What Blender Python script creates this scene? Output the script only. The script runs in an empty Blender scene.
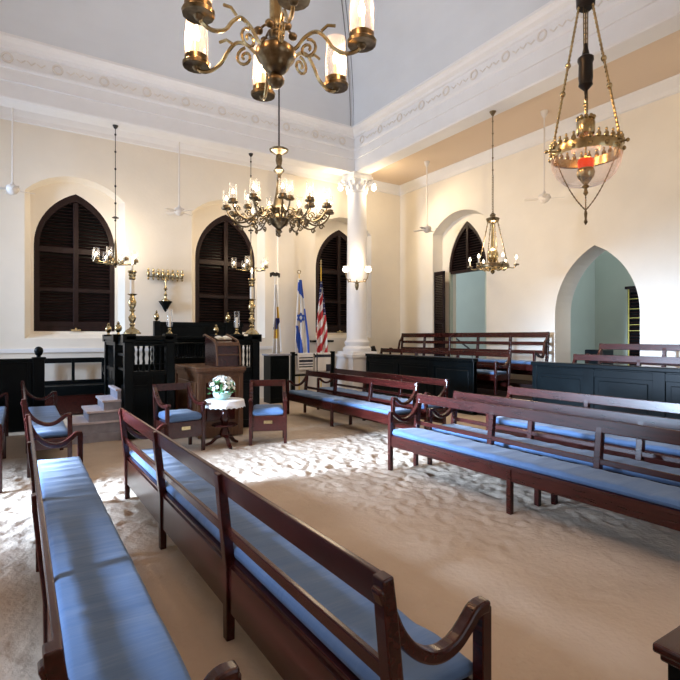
import bpy, math, random
import numpy as np
from mathutils import Vector, Matrix, noise
from mathutils.geometry import tessellate_polygon
random.seed(7)
PI = math.pi
S = bpy.context.scene
COL = S.collection
sin, cos, R = math.sin, math.cos, math.radians

# ------------------------------------------------------------ materials
def nodes(name):
    m = bpy.data.materials.new(name); m.use_nodes = True
    nt = m.node_tree
    return m, nt, nt.nodes['Principled BSDF']
def mat(name, col, rough=.5, metal=0, spec=.5, var=0, vscale=8, stretch=(1,1,1), bump=0, bscale=20, coat=0, sheen=0, bstretch=None):
    m, nt, b = nodes(name)
    c4 = (*col, 1)
    b.inputs['Base Color'].default_value = c4
    b.inputs['Roughness'].default_value = rough
    b.inputs['Metallic'].default_value = metal
    b.inputs['Specular IOR Level'].default_value = spec
    if coat: b.inputs['Coat Weight'].default_value = coat; b.inputs['Coat Roughness'].default_value = .12
    if sheen: b.inputs['Sheen Weight'].default_value = sheen
    if var or bump:
        tc = nt.nodes.new('ShaderNodeTexCoord')
        mp = nt.nodes.new('ShaderNodeMapping'); mp.inputs['Scale'].default_value = stretch
        nt.links.new(tc.outputs['Object'], mp.inputs['Vector'])
    if var:
        n = nt.nodes.new('ShaderNodeTexNoise'); n.inputs['Scale'].default_value = vscale; n.inputs['Detail'].default_value = 5
        nt.links.new(mp.outputs['Vector'], n.inputs['Vector'])
        r = nt.nodes.new('ShaderNodeValToRGB')
        r.color_ramp.elements[0].position = .3; r.color_ramp.elements[1].position = .7
        r.color_ramp.elements[0].color = tuple(max(0, c*(1-var)) for c in col)+(1,)
        r.color_ramp.elements[1].color = tuple(min(1, c*(1+var)) for c in col)+(1,)
        nt.links.new(n.outputs['Fac'], r.inputs['Fac']); nt.links.new(r.outputs['Color'], b.inputs['Base Color'])
    if bump:
        n = nt.nodes.new('ShaderNodeTexNoise'); n.inputs['Scale'].default_value = bscale; n.inputs['Detail'].default_value = 4
        if bstretch:
            mp2 = nt.nodes.new('ShaderNodeMapping'); mp2.inputs['Scale'].default_value = bstretch
            nt.links.new(tc.outputs['Object'], mp2.inputs['Vector']); nt.links.new(mp2.outputs['Vector'], n.inputs['Vector'])
        else: nt.links.new(mp.outputs['Vector'], n.inputs['Vector'])
        bp = nt.nodes.new('ShaderNodeBump'); bp.inputs['Strength'].default_value = bump; bp.inputs['Distance'].default_value = .02
        nt.links.new(n.outputs['Fac'], bp.inputs['Height']); nt.links.new(bp.outputs['Normal'], b.inputs['Normal'])
    return m
def emit(name, col, s):
    m, nt, b = nodes(name)
    b.inputs['Base Color'].default_value = (*col, 1)
    b.inputs['Emission Color'].default_value = (*col, 1); b.inputs['Emission Strength'].default_value = s
    return m
def glassy(name, col=(1,1,1), rough=.08, fac=.05):
    m = bpy.data.materials.new(name); m.use_nodes = True; nt = m.node_tree; nt.nodes.clear()
    o = nt.nodes.new('ShaderNodeOutputMaterial'); t = nt.nodes.new('ShaderNodeBsdfTransparent'); g = nt.nodes.new('ShaderNodeBsdfGlossy')
    d = nt.nodes.new('ShaderNodeBsdfTranslucent'); d.inputs['Color'].default_value = (.95,.93,.93,1)
    t.inputs['Color'].default_value = (*col, 1); g.inputs['Roughness'].default_value = rough
    lw = nt.nodes.new('ShaderNodeLayerWeight'); lw.inputs['Blend'].default_value = .3
    mul = nt.nodes.new('ShaderNodeMath'); mul.operation = 'MULTIPLY_ADD'; mul.inputs[1].default_value = .55; mul.inputs[2].default_value = fac
    nt.links.new(lw.outputs['Facing'], mul.inputs[0])
    y = nt.nodes.new('ShaderNodeMixShader'); y.inputs[0].default_value = .14
    nt.links.new(d.outputs[0], y.inputs[1]); nt.links.new(g.outputs[0], y.inputs[2])
    x = nt.nodes.new('ShaderNodeMixShader')
    nt.links.new(mul.outputs[0], x.inputs[0]); nt.links.new(t.outputs[0], x.inputs[1]); nt.links.new(y.outputs[0], x.inputs[2]); nt.links.new(x.outputs[0], o.inputs[0])
    return m
M = dict(
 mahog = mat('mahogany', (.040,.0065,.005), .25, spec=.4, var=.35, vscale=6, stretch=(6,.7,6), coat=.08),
 edge = mat('mahogany_worn', (.09,.03,.02), .3, var=.4, vscale=6, stretch=(6,.7,6), coat=.4),
 oak = mat('lectern_wood', (.13,.058,.026), .38, var=.35, vscale=7, stretch=(7,7,.8), coat=.1),
 black = mat('ebonised_wood', (.003,.005,.006), .28, spec=.12, var=.3, vscale=4),
 shutter = mat('shutter_wood', (.015,.006,.006), .5, spec=.25, var=.35, vscale=8),
 blue = mat('blue_cushion', (.080,.165,.335), .8, var=.10, vscale=3, bump=.55, bscale=2.2, bstretch=(.7,5,1), sheen=.2),
 wall = mat('wall_plaster', (.84,.785,.69), .85, var=.03, vscale=1.5, bump=.12, bscale=14),
 white = mat('white_paint', (.82,.82,.83), .6, var=.02, vscale=3),
 vault = mat('vault_paint', (.68,.71,.75), .9, var=.04, vscale=.8),
 frieze = mat('frieze_paint', (.76,.72,.67), .7),
 aisle = mat('aisle_ceiling_paint', (.74,.60,.47), .8),
 sage = mat('sage_paint', (.50,.57,.50), .8, var=.05, vscale=1),
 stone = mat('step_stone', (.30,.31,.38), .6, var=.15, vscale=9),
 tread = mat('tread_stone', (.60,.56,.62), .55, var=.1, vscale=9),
 brass = mat('brass', (.50,.40,.22), .22, metal=1, var=.25, vscale=20),
 dbrass = mat('aged_brass', (.20,.155,.095), .28, metal=1, var=.4, vscale=25),
 iron = mat('dark_iron', (.02,.018,.018), .4, metal=.5),
 candle = mat('candle_wax', (.85,.80,.70), .5),
 flame = emit('bulb_glow', (1,.86,.62), 9),
 opal = emit('opal_shade_glow', (1,.90,.72), 4),
 glass = glassy('clear_glass'),
 bowl = glassy('bowl_glass', (.97,.95,.96), .05, .05),
 red = emit('red_glass_glow', (.85,.05,.01), .7),
 amber = emit('amber_flame', (1,.45,.05), 5),
 lace = mat('white_lace', (.85,.85,.86), .9, bump=.3, bscale=60),
 petal = mat('white_petals', (.86,.86,.80), .7),
 leafm = mat('green_leaves', (.06,.19,.06), .6, var=.4, vscale=20),
 celadon = mat('pale_green_glaze', (.45,.68,.62), .2),
 linen = mat('white_cloth', (.82,.82,.84), .85),
 navy = mat('black_stripe', (.02,.025,.05), .85),
 fwhite = mat('flag_white', (.80,.80,.80), .8),
 fblue = mat('flag_blue', (.03,.10,.50), .8),
 fnavy = mat('flag_navy', (.02,.03,.13), .8),
 fred = mat('flag_red', (.52,.03,.04), .8),
 fgold = mat('flag_gold', (.75,.48,.06), .8),
 fansw = mat('fan_white', (.72,.68,.64), .5),
 gilt = mat('gold_edge_slat_light', (.55,.47,.10), .4),
 paper = mat('paper', (.85,.82,.72), .8),
 cable = mat('grey_cable', (.10,.10,.11), .6),
)
# sand
def sandmat():
    m, nt, b = nodes('sand')
    b.inputs['Roughness'].default_value = .95; b.inputs['Specular IOR Level'].default_value = .15
    tc = nt.nodes.new('ShaderNodeTexCoord')
    n = nt.nodes.new('ShaderNodeTexNoise'); n.inputs['Scale'].default_value = 1.3; n.inputs['Detail'].default_value = 8
    nt.links.new(tc.outputs['Object'], n.inputs['Vector'])
    r = nt.nodes.new('ShaderNodeValToRGB'); r.color_ramp.elements[0].position = .3; r.color_ramp.elements[1].position = .7
    r.color_ramp.elements[0].color = (.50,.405,.315,1); r.color_ramp.elements[1].color = (.60,.50,.40,1)
    nt.links.new(n.outputs['Fac'], r.inputs['Fac']); nt.links.new(r.outputs['Color'], b.inputs['Base Color'])
    n2 = nt.nodes.new('ShaderNodeTexNoise'); n2.inputs['Scale'].default_value = 26; n2.inputs['Detail'].default_value = 6
    nt.links.new(tc.outputs['Object'], n2.inputs['Vector'])
    bp = nt.nodes.new('ShaderNodeBump'); bp.inputs['Strength'].default_value = .5; bp.inputs['Distance'].default_value = .02
    nt.links.new(n2.outputs['Fac'], bp.inputs['Height']); nt.links.new(bp.outputs['Normal'], b.inputs['Normal'])
    return m
M['sand'] = sandmat()

# ------------------------------------------------------------ mesh builder
class MB:
    def __init__(s): s.v = []; s.f = []; s.mi = []
    def add(s, vs, fs, mi=0):
        o = len(s.v); s.v += [tuple(p) for p in vs]; s.f += [tuple(i+o for i in f) for f in fs]; s.mi += [mi]*len(fs); return s
    def box(s, x0, x1, y0, y1, z0, z1, mi=0):
        vs = [(x, y, z) for x in (x0, x1) for y in (y0, y1) for z in (z0, z1)]
        return s.add(vs, [(0,1,3,2),(4,6,7,5),(0,4,5,1),(2,3,7,6),(0,2,6,4),(1,5,7,3)], mi)
    def obox(s, c, half, mtx, mi=0):
        vs = [Vector(c)+mtx@Vector((a*half[0], b*half[1], d*half[2])) for a in (-1,1) for b in (-1,1) for d in (-1,1)]
        return s.add(vs, [(0,1,3,2),(4,6,7,5),(0,4,5,1),(2,3,7,6),(0,2,6,4),(1,5,7,3)], mi)
    def beam(s, a, b, w, h, mi=0):   # rectangular bar from a to b
        a, b = Vector(a), Vector(b); d = b-a; L = d.length; q = d.to_track_quat('Y', 'Z').to_matrix()
        return s.obox((a+b)/2, (w/2, L/2, h/2), q, mi)
    def tube(s, pts, r, n=8, cap=True, mi=0):
        pts = [Vector(p) for p in pts]; k = len(pts); rs = r if isinstance(r, (list, tuple)) else [r]*k
        vs = []; up = Vector((0,0,1)); prev = None
        for i, p in enumerate(pts):
            t = (pts[min(i+1, k-1)]-pts[max(i-1, 0)]).normalized()
            if prev is None:
                ref = up if abs(t.z) < .95 else Vector((1,0,0)); a = t.cross(ref).normalized()
            else: a = (prev-t*prev.dot(t)); a = a.normalized() if a.length > 1e-6 else t.orthogonal().normalized()
            prev = a; b = t.cross(a)
            for j in range(n):
                g = 2*PI*j/n; vs.append(p+(a*cos(g)+b*sin(g))*rs[i])
        fs = [(i*n+j, i*n+(j+1)%n, (i+1)*n+(j+1)%n, (i+1)*n+j) for i in range(k-1) for j in range(n)]
        if cap: fs += [tuple(range(n-1, -1, -1)), tuple((k-1)*n+j for j in range(n))]
        return s.add(vs, fs, mi)
    def lathe(s, prof, c=(0,0,0), n=16, mi=0, axis='z', cap=True):
        vs = []; k = len(prof)
        for r, z in prof:
            for j in range(n):
                g = 2*PI*j/n
                p = (r*cos(g), r*sin(g), z)
                if axis == 'x': p = (z, r*cos(g), r*sin(g))
                if axis == 'y': p = (r*cos(g), z, r*sin(g))
                vs.append((c[0]+p[0], c[1]+p[1], c[2]+p[2]))
        fs = [(i*n+j, i*n+(j+1)%n, (i+1)*n+(j+1)%n, (i+1)*n+j) for i in range(k-1) for j in range(n)]
        if cap: fs += [tuple(range(n-1, -1, -1)), tuple((k-1)*n+j for j in range(n))]
        return s.add(vs, fs, mi)
    def ball(s, c, r, n=10, sz=1, mi=0):
        pr = [(max(1e-4, r*sin(PI*i/8)), -r*sz*cos(PI*i/8)) for i in range(9)]
        return s.lathe(pr, c, n, mi)
    def prism(s, poly, a0, a1, axis='y', mi=0):  # poly in the plane normal to axis
        def P(u, v, a): return {'y': (u, a, v), 'x': (a, u, v), 'z': (u, v, a)}[axis]
        n = len(poly); vs = [P(u, v, a0) for u, v in poly]+[P(u, v, a1) for u, v in poly]
        fs = [(i, (i+1)%n, (i+1)%n+n, i+n) for i in range(n)]
        tris = tessellate_polygon([[Vector((u, v, 0)) for u, v in poly]])
        fs += [tuple(t) for t in tris]+[tuple(i+n for i in reversed(t)) for t in tris]
        return s.add(vs, fs, mi)
    def strip(s, path, w, a0, a1, axis='y', mi=0):  # thick 2-D path, extruded
        n = len(path); L, Rr = [], []
        for i, p in enumerate(path):
            a, b = path[max(i-1, 0)], path[min(i+1, n-1)]
            t = Vector((b[0]-a[0], b[1]-a[1])).normalized(); nn = Vector((-t.y, t.x)); ww = w[i] if isinstance(w, (list, tuple)) else w
            L.append((p[0]+nn.x*ww/2, p[1]+nn.y*ww/2)); Rr.append((p[0]-nn.x*ww/2, p[1]-nn.y*ww/2))
        def P(u, v, a): return {'y': (u, a, v), 'x': (a, u, v), 'z': (u, v, a)}[axis]
        vs = []
        for i in range(n): vs += [P(*L[i], a0), P(*Rr[i], a0), P(*Rr[i], a1), P(*L[i], a1)]
        fs = [(i*4+j, i*4+(j+1)%4, (i+1)*4+(j+1)%4, (i+1)*4+j) for i in range(n-1) for j in range(4)]
        fs += [(3,2,1,0), tuple((n-1)*4+j for j in range(4))]
        return s.add(vs, fs, mi)
    def plate(s, outer, hf, hb, a0, a1, axis='y', mi=0):  # slab with holes; holes may splay
        def P(u, v, a): return {'y': (u, a, v), 'x': (a, u, v), 'z': (u, v, a)}[axis]
        for holes, a, flip in ((hf, a0, 0), (hb, a1, 1)):
            loops = [outer]+holes; flat = [p for l in loops for p in l]
            tr = tessellate_polygon([[Vector((u, v, 0)) for u, v in l] for l in loops])
            s.add([P(u, v, a) for u, v in flat], [tuple(t) if not flip else tuple(reversed(t)) for t in tr], mi)
        for l0, l1 in [(outer, outer)]+list(zip(hf, hb)):
            n = len(l0)
            s.add([P(u, v, a0) for u, v in l0]+[P(u, v, a1) for u, v in l1], [(i, (i+1)%n, (i+1)%n+n, i+n) for i in range(n)], mi)
        return s
    def build(s, name, m, parent=None, smooth=False, bevel=0, loc=None, rz=0, sub=0):
        me = bpy.data.meshes.new(name); me.from_pydata(s.v, [], s.f)
        for x in (m if isinstance(m, (list, tuple)) else [m]): me.materials.append(M[x])
        if any(s.mi): me.polygons.foreach_set('material_index', s.mi)
        import bmesh
        bm = bmesh.new(); bm.from_mesh(me); bmesh.ops.recalc_face_normals(bm, faces=bm.faces); bm.to_mesh(me); bm.free()
        if smooth: me.shade_smooth()
        o = bpy.data.objects.new(name, me); COL.objects.link(o)
        if parent is not None: o.parent = parent
        if loc: o.location = loc
        o.rotation_euler.z = rz
        if bevel:
            b = o.modifiers.new('bevel', 'BEVEL'); b.width = bevel; b.segments = 2; b.limit_method = 'ANGLE'; b.angle_limit = R(40)
        if smooth:
            try: me.set_sharp_from_angle(angle=R(40))
            except Exception: pass
        return o
def tag(o, label=None, cat=None, group=None, kind=None):
    if label: o['label'] = label
    if cat: o['category'] = cat
    if group: o['group'] = group
    if kind: o['kind'] = kind
    return o
def empty(name, loc=(0,0,0), rz=0, label=None, cat=None, group=None, kind=None):
    o = bpy.data.objects.new(name, None); COL.objects.link(o); o.location = loc; o.rotation_euler.z = rz; o.empty_display_size = .1
    return tag(o, label, cat, group, kind)
def kids(o): return [c for c in list(COL.objects) if c.parent == o]
def copy_tree(o, parent=None, tree=None):
    if tree is None:
        tree = {}
        for c in list(COL.objects):
            if c.parent: tree.setdefault(c.parent.name, []).append(c)
    c = o.copy(); COL.objects.link(c); c.parent = parent
    for ch in tree.get(o.name, []): copy_tree(ch, c, tree)
    return c
def struct(o): o['kind'] = 'structure'; return o

# ------------------------------------------------------------ dimensions
WY, WX, LX, RY = 12.7, 10.4, -5.0, -2.5       # wall faces
AC = 6.5                                       # aisle ceiling
NX0, NX1, NY0, NY1 = -2.1, 7.7, 1.5, 11.46     # cornice inner edges
BZ, CT = 6.28, 7.4

# sand floor
nx, ny = 520, 560
xs = np.linspace(LX-.2, 8.3, nx); ys = np.linspace(RY-.2, WY+.1, ny)
Xg, Yg = np.meshgrid(xs, ys, indexing='ij')
Zg = np.zeros_like(Xg)
for i in range(nx):
    for j in range(ny):
        Zg[i, j] = .010*noise.noise(Vector((xs[i]*.9, ys[j]*.9, 3)))+.006*noise.noise(Vector((xs[i]*3.1, ys[j]*3.1, 9)))
rng = np.random.default_rng(3)
for k in range(3600):                          # footprints and scuffs, thickest where people walk
    if k % 4: cx, cy = rng.uniform(-.5, 7), rng.normal(6.2, 1.1)-.25*max(0, 0)
    else: cx, cy = rng.uniform(-3, 8), rng.uniform(-1, 12)
    if k % 3 == 0: cx, cy = rng.uniform(2.8, 7.5), rng.uniform(2.5, 6)
    a = rng.uniform(0, PI); L, W = rng.uniform(.08, .14), rng.uniform(.04, .06); d = rng.uniform(.003, .008)
    i0, i1 = np.searchsorted(xs, [cx-.35, cx+.35]); j0, j1 = np.searchsorted(ys, [cy-.35, cy+.35])
    if i1 <= i0 or j1 <= j0: continue
    dx, dy = Xg[i0:i1, j0:j1]-cx, Yg[i0:i1, j0:j1]-cy
    u, v = (dx*cos(a)+dy*sin(a))/L, (-dx*sin(a)+dy*cos(a))/W
    q = u*u+v*v
    Zg[i0:i1, j0:j1] += -d*np.exp(-q*q)+.45*d*np.exp(-(np.sqrt(q)-1.35)**2*7)
Zg -= .012
mb = MB(); mb.v = [(float(a), float(b), float(c)) for a, b, c in zip(Xg.ravel(), Yg.ravel(), Zg.ravel())]
mb.f = [(i*ny+j, (i+1)*ny+j, (i+1)*ny+j+1, i*ny+j+1) for i in range(nx-1) for j in range(ny-1)]; mb.mi = [0]*len(mb.f)
struct(mb.build('floor', 'sand', smooth=True))

# ------------------------------------------------------------ arches
def gothic(cx, w, z0, zs, za, n=12):
    h = za-zs; Rr = (h*h+(w/2)**2)/w; pts = [(cx-w/2, z0), (cx+w/2, z0)]
    c = cx+w/2-Rr; amax = math.asin(min(1, h/Rr))
    rt = [(c+Rr*cos(amax*i/n), zs+Rr*sin(amax*i/n)) for i in range(n+1)]
    lf = [(2*cx-x, z) for x, z in rt[:-1]][::-1]
    return pts+rt+lf
def gw(w, zs, za, z):     # half width of the arch at height z
    if z <= zs: return w/2
    h = za-zs; Rr = (h*h+(w/2)**2)/w
    return max(0, (w/2-Rr)+math.sqrt(max(0, Rr*Rr-(z-zs)**2)))
def segm(cx, w, z0, zs, zc, n=12):
    h = zc-zs; Rr = (h*h+(w/2)**2)/(2*h); am = math.asin(w/2/Rr)
    return [(cx-w/2, z0), (cx+w/2, z0)]+[(cx+Rr*sin(am-2*am*i/n), zc-Rr+Rr*cos(am-2*am*i/n)) for i in range(n+1)]

WIN = [-2.48, 1.09, 4.66, 8.25]
SILL, WZS, WZA, WW = 1.78, 3.7, 4.93, 1.65
top = 6.9
mb = MB()
outer = [(LX-.3, -.3), (WX+.6, -.3), (WX+.6, top), (LX-.3, top)]
mb.plate(outer, [segm(c, 2.0, 1.62, 4.8, 5.24) for c in WIN], [segm(c, 1.78, 1.72, 4.85, 5.18) for c in WIN], WY, WY+.3)
mb.plate(outer, [gothic(c, WW, SILL, WZS, WZA) for c in WIN], [gothic(c, WW, SILL, WZS, WZA) for c in WIN], WY+.3, WY+.5)
struct(mb.build('wall_back', 'wall'))
# right wall: deep doorway recess and open pointed arch
DC, DW = 10.1, 1.42; ARC = 6.17
mb = MB(); outer = [(RY-.3, -.3), (WY+.3, -.3), (WY+.3, top), (RY-.3, top)]
ga = gothic(ARC, 1.88, .6, 2.15, 3.62)
mb.plate(outer, [segm(DC, 2.15, .6, 4.7, 5.2), ga], [segm(DC, 1.95, .6, 4.72, 5.12), ga], WX, WX+.3, axis='x')
mb.plate(outer, [gothic(DC, DW, .6, 3.55, 4.95), ga], [gothic(DC, DW, .6, 3.55, 4.95), ga], WX+.3, WX+.6, axis='x')
struct(mb.build('wall_right', 'wall'))
# left wall: wide doorway and two tall windows that let the day in
mb = MB(); outer = [(RY-.3, -.3), (WY+.3, -.3), (WY+.3, top), (RY-.3, top)]
hl = [gothic(6.6, 1.9, 0.0, 2.6, 3.9), gothic(2.4, 1.7, 1.2, 3.4, 4.7), gothic(10.6, 1.7, 1.7, 3.5, 4.7)]
mb.plate(outer, hl, hl, LX-.5, LX, axis='x'); struct(mb.build('wall_left', 'wall'))
mb = MB(); outer = [(LX-.3, -.3), (WX+.6, -.3), (WX+.6, top), (LX-.3, top)]
hl = [gothic(2.6, 2.0, .0, 2.6, 4.0), gothic(6.6, 1.7, 1.2, 3.4, 4.7)]
mb.plate(outer, hl, hl, RY-.5, RY); struct(mb.build('wall_front', 'wall'))

# aisle ceilings (four slabs around the nave), beams, cornice, vault
mb = MB(); B0, B1 = .25, .71     # beam offset from cornice edge: inner face, outer face
fx0, fx1, fy0, fy1 = NX0-B0, NX1+B0, NY0-B0, NY1+B0
gx0, gx1, gy0, gy1 = NX0-B1, NX1+B1, NY0-B1, NY1+B1
for a in ((LX-.3, WX+.4, gy1, WY+.3), (LX-.3, WX+.4, RY-.3, gy0), (LX-.3, gx0, gy0, gy1), (gx1, WX+.4, gy0, gy1)):
    mb.box(*a, AC, AC+.15)
struct(mb.build('ceiling_aisle', 'aisle'))
def ring(mb, prof, x0, x1, y0, y1, sgn=1):
    """profile (inset, z) run around a rectangle; inset > 0 goes towards the inside when sgn = 1"""
    vs = []; n = len(prof)
    for cx, cy, sx, sy in ((x0,y0,1,1),(x1,y0,-1,1),(x1,y1,-1,-1),(x0,y1,1,-1)):
        for d, z in prof: vs.append((cx+sx*sgn*d, cy+sy*sgn*d, z))
    fs = [(k*n+i, ((k+1)%4)*n+i, ((k+1)%4)*n+(i+1)%n, k*n+(i+1)%n) for k in range(4) for i in range(n)]
    mb.add(vs, fs)
mb = MB()
prof = [(0,6.31),(0,6.62),(.025,6.63),(.025,6.86),(.05,6.88),(.06,6.93),(.02,6.95),(.02,7.20),(.06,7.22),(.08,7.27),(.16,7.31),(.20,7.36),(.25,7.38),(.25,7.43),(-.46,7.43),(-.46,6.31),(-.44,BZ),(-.02,BZ)]
ring(mb, prof, fx0, fx1, fy0, fy1)
co = struct(mb.build('trim_1', 'white', bevel=0))
mb = MB()
def wreath(mb, c, t, r=.085):
    t = Vector(t); pts = [Vector(c)+t*r*cos(2*PI*k/12)+Vector((0,0,r*sin(2*PI*k/12))) for k in range(13)]
    mb.tube(pts, .022, 5, cap=False)
def fr(x0, y0, x1, y1, nrm):
    a, b = Vector((x0, y0, 0)), Vector((x1, y1, 0)); t = (b-a).normalized(); L = (b-a).length; n = int(L/.8)
    for k in range(n):
        c = a+t*(L*(k+.5)/n)+Vector((0,0,7.07)); c += Vector(nrm)*.01
        wreath(mb, c, t)
        if k < n-1:
            for q in range(3):
                p0 = c+t*(.16+q*.17); p1 = c+t*(.30+q*.17)
                mb.tube([p0+Vector((0,0,.02*(q%2))), (p0+p1)/2-Vector((0,0,.045)), p1+Vector((0,0,.02))], .013, 5)
e = .02
fr(fx0, fy1-e, fx1, fy1-e, (0,-1,0)); fr(fx1-e, fy0, fx1-e, fy1, (-1,0,0))
mb.build('frieze_ornament', 'frieze', co)
# pavilion vault
mb = MB(); cx, cy = (NX0+NX1)/2, (NY0+NY1)/2; hx, hy = (NX1-NX0)/2+.02, (NY1-NY0)/2+.02; RR = hx
vs = []; K = 24
for k in range(K+1):
    a = PI/2*k/K; s_ = RR*(1-cos(a)); z = CT+.02+RR*sin(a)
    x, y = max(hx-s_, .0), max(hy-s_*hy/hx, .0)
    vs += [(cx-x, cy-y, z), (cx+x, cy-y, z), (cx+x, cy+y, z), (cx-x, cy+y, z)]
mb.add(vs, [(k*4+i, k*4+(i+1)%4, (k+1)*4+(i+1)%4, (k+1)*4+i) for k in range(K) for i in range(4)])
va = mb.build('ceiling_vault', 'vault'); struct(va)
def vz(x, y):
    s_ = min(hx-abs(x-cx), (hy-abs(y-cy))*hx/hy); return CT+.02+math.sqrt(max(0, RR*RR-(RR-s_)**2))
mb = MB()
for off in (-.05, .05):
    pts = []
    for k in range(0, 22):
        a = PI/2*k/24; s_ = RR*(1-cos(a))+.03; z = CT+RR*sin(a)
        pts.append((cx+hx-s_+off*.7, cy+(hx-s_)*hy/hx-off*.7, z))
    mb.tube(pts, .010, 6)
tag(mb.build('lighting_conduit', 'cable'), 'pair of thin grey conduits climbing the vault corner above white column', 'conduit')
# crown moulding at the aisle walls
mb = MB(); ring(mb, [(0,6.22),(.03,6.24),(.05,6.32),(.12,6.42),(.16,6.47),(.16,AC+.02),(-.02,AC+.02),(-.02,6.22)], LX, WX, RY, WY)
struct(mb.build('trim_2', 'white'))
mb = MB(); mb.box(LX, 6.0, WY-.03, WY+.02, 1.31, 1.40)
o = struct(mb.build('trim_3', 'white')); 
# shallow wall pilaster behind the flags
mb = MB(); mb.box(6.02, 6.50, WY-.09, WY+.05, 0, 6.2); mb.box(5.97, 6.55, WY-.13, WY+.02, 0, .35)
struct(mb.build('trim_4', 'wall'))

# columns
def column(x, y):
    mb = MB(); s = .465
    pd = MB(); pd.box(x-s, x+s, y-s, y+s, -.05, .22); pd.box(x-s+.03, x+s-.03, y-s+.03, y+s-.03, .2, 1.10)
    pd.box(x-s-.04, x+s+.04, y-s-.04, y+s+.04, 1.08, 1.17); pd.box(x-s+.05, x+s-.05, y-s+.05, y+s-.05, 1.15, 1.24)
    mb.lathe([(.39,1.22),(.41,1.27),(.41,1.33),(.37,1.37),(.33,1.40),(.34,1.44),(.36,1.47),(.36,1.52),(.31,1.56),(.298,1.62),(.295,3.0),(.28,4.6),(.262,5.74),(.305,5.76),(.305,5.80),(.275,5.82),(.275,5.95),(.30,6.06),(.33,6.12)], (x, y, 0), 32)
    mb.box(x-.33, x+.33, y-.33, y+.33, 6.12, 6.20); mb.box(x-.30, x+.30, y-.30, y+.30, 6.19, BZ+.01)
    o = mb.build('column', 'white', smooth=True); struct(o); pd.build('pedestal', 'white', o, bevel=.006)
    mb = MB()
    for k in range(12):
        a = 2*PI*k/12
        for (z0, r0, h) in ((5.82,.27,.12),(5.93,.27,.13)):
            a2 = a+(.26 if z0 > 5.85 else 0); d = Vector((cos(a2), sin(a2), 0)); t = Vector((-sin(a2), cos(a2), 0))
            p = [Vector((x,y,z0))+d*(r0), Vector((x,y,z0+h*.7))+d*(r0+.03), Vector((x,y,z0+h))+d*(r0+.06), Vector((x,y,z0+h*.85))+d*(r0+.08)]
            mb.tube(p, [.035,.04,.028,.010], 5)
    for sx in (-1,1):
        for sy in (-1,1): 
            c = Vector((x+sx*.27, y+sy*.27, 6.07)); d = Vector((sx, sy, 0)).normalized()
            mb.tube([c+d*(.05*cos(q))+Vector((0,0,.045*sin(q))) for q in [k*.6 for k in range(11)]], .02, 5)
    mb.build('capital_leaves', 'white', o)
    return o
CX, CY = 8.18, 11.93
for (x, y) in ((CX, CY), (-2.58, CY), (8.18, 1.03), (-2.58, 1.03)): column(x, y)

# ------------------------------------------------------------ shuttered windows
def louvers(mb, u0, u1, z0, z1, a, axis, pitch=.075, clip=None, cu=0, tilt=35, dep=.06, th=.010):
    z = z0+pitch/2
    while z < z1-.02:
        a0, a1 = u0, u1
        if clip:
            g = clip(z+pitch*.3)-.0; a0, a1 = max(u0, cu-g), min(u1, cu+g)
        if a1-a0 > .04:
            c = ((a0+a1)/2, a, z) if axis == 'y' else (a, (a0+a1)/2, z)
            if axis == 'y': mb.obox(c, ((a1-a0)/2, dep/2, th/2), Matrix.Rotation(R(tilt), 3, 'X'))
            else: mb.obox(c, (dep/2, (a1-a0)/2, th/2), Matrix.Rotation(R(-tilt), 3, 'Y'))
        z += pitch
def shutter_window(k, c):
    root = empty(f'window_{k}', (0,0,0), kind='structure')
    y0 = WY+.30
    g1 = gothic(c, WW, SILL, WZS, WZA); g2 = gothic(c, WW-.22, SILL+.11, WZS, WZA-.17)
    mb = MB(); mb.plate(g1, [g2], [g2], y0+.01, y0+.10); mb.build('window_frame', 'shutter', root, bevel=.008)
    mb = MB(); mb.box(c-.055, c+.055, y0-.005, y0+.09, SILL+.1, WZA-.2); mb.build('mullion', 'shutter', root, bevel=.008)
    mb = MB()
    for z, h in ((3.62,.13),(2.72,.09),(SILL+.16,.12)): mb.box(c-WW/2+.08, c+WW/2-.08, y0, y0+.085, z-h/2, z+h/2)
    mb.build('transom', 'shutter', root, bevel=.006)
    for sx in (-1, 1):
        u0, u1 = sorted((c+sx*.05, c+sx*(WW/2-.10)))
        for z0, z1 in ((SILL+.2, 2.68), (2.76, 3.56), (3.68, WZA-.2)):
            mb = MB(); louvers(mb, u0, u1, z0, z1, y0+.07, 'y', clip=lambda z: gw(WW-.2, WZS, WZA-.15, z), cu=c)
            mb.build('louver_panel', 'shutter', root)
    mb = MB(); mb.prism(g1, y0+.13, y0+.15); mb.build('back_board', 'black', root)
    mb = MB(); mb.box(c-.10, c+.10, y0-.04, y0+.0, SILL+.0, SILL+.045); mb.box(c-.02, c+.02, y0-.05, y0, SILL+.02, SILL+.08); mb.build('latch', 'brass', root)
for k, c in enumerate(WIN): shutter_window(k+1, c)
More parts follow.
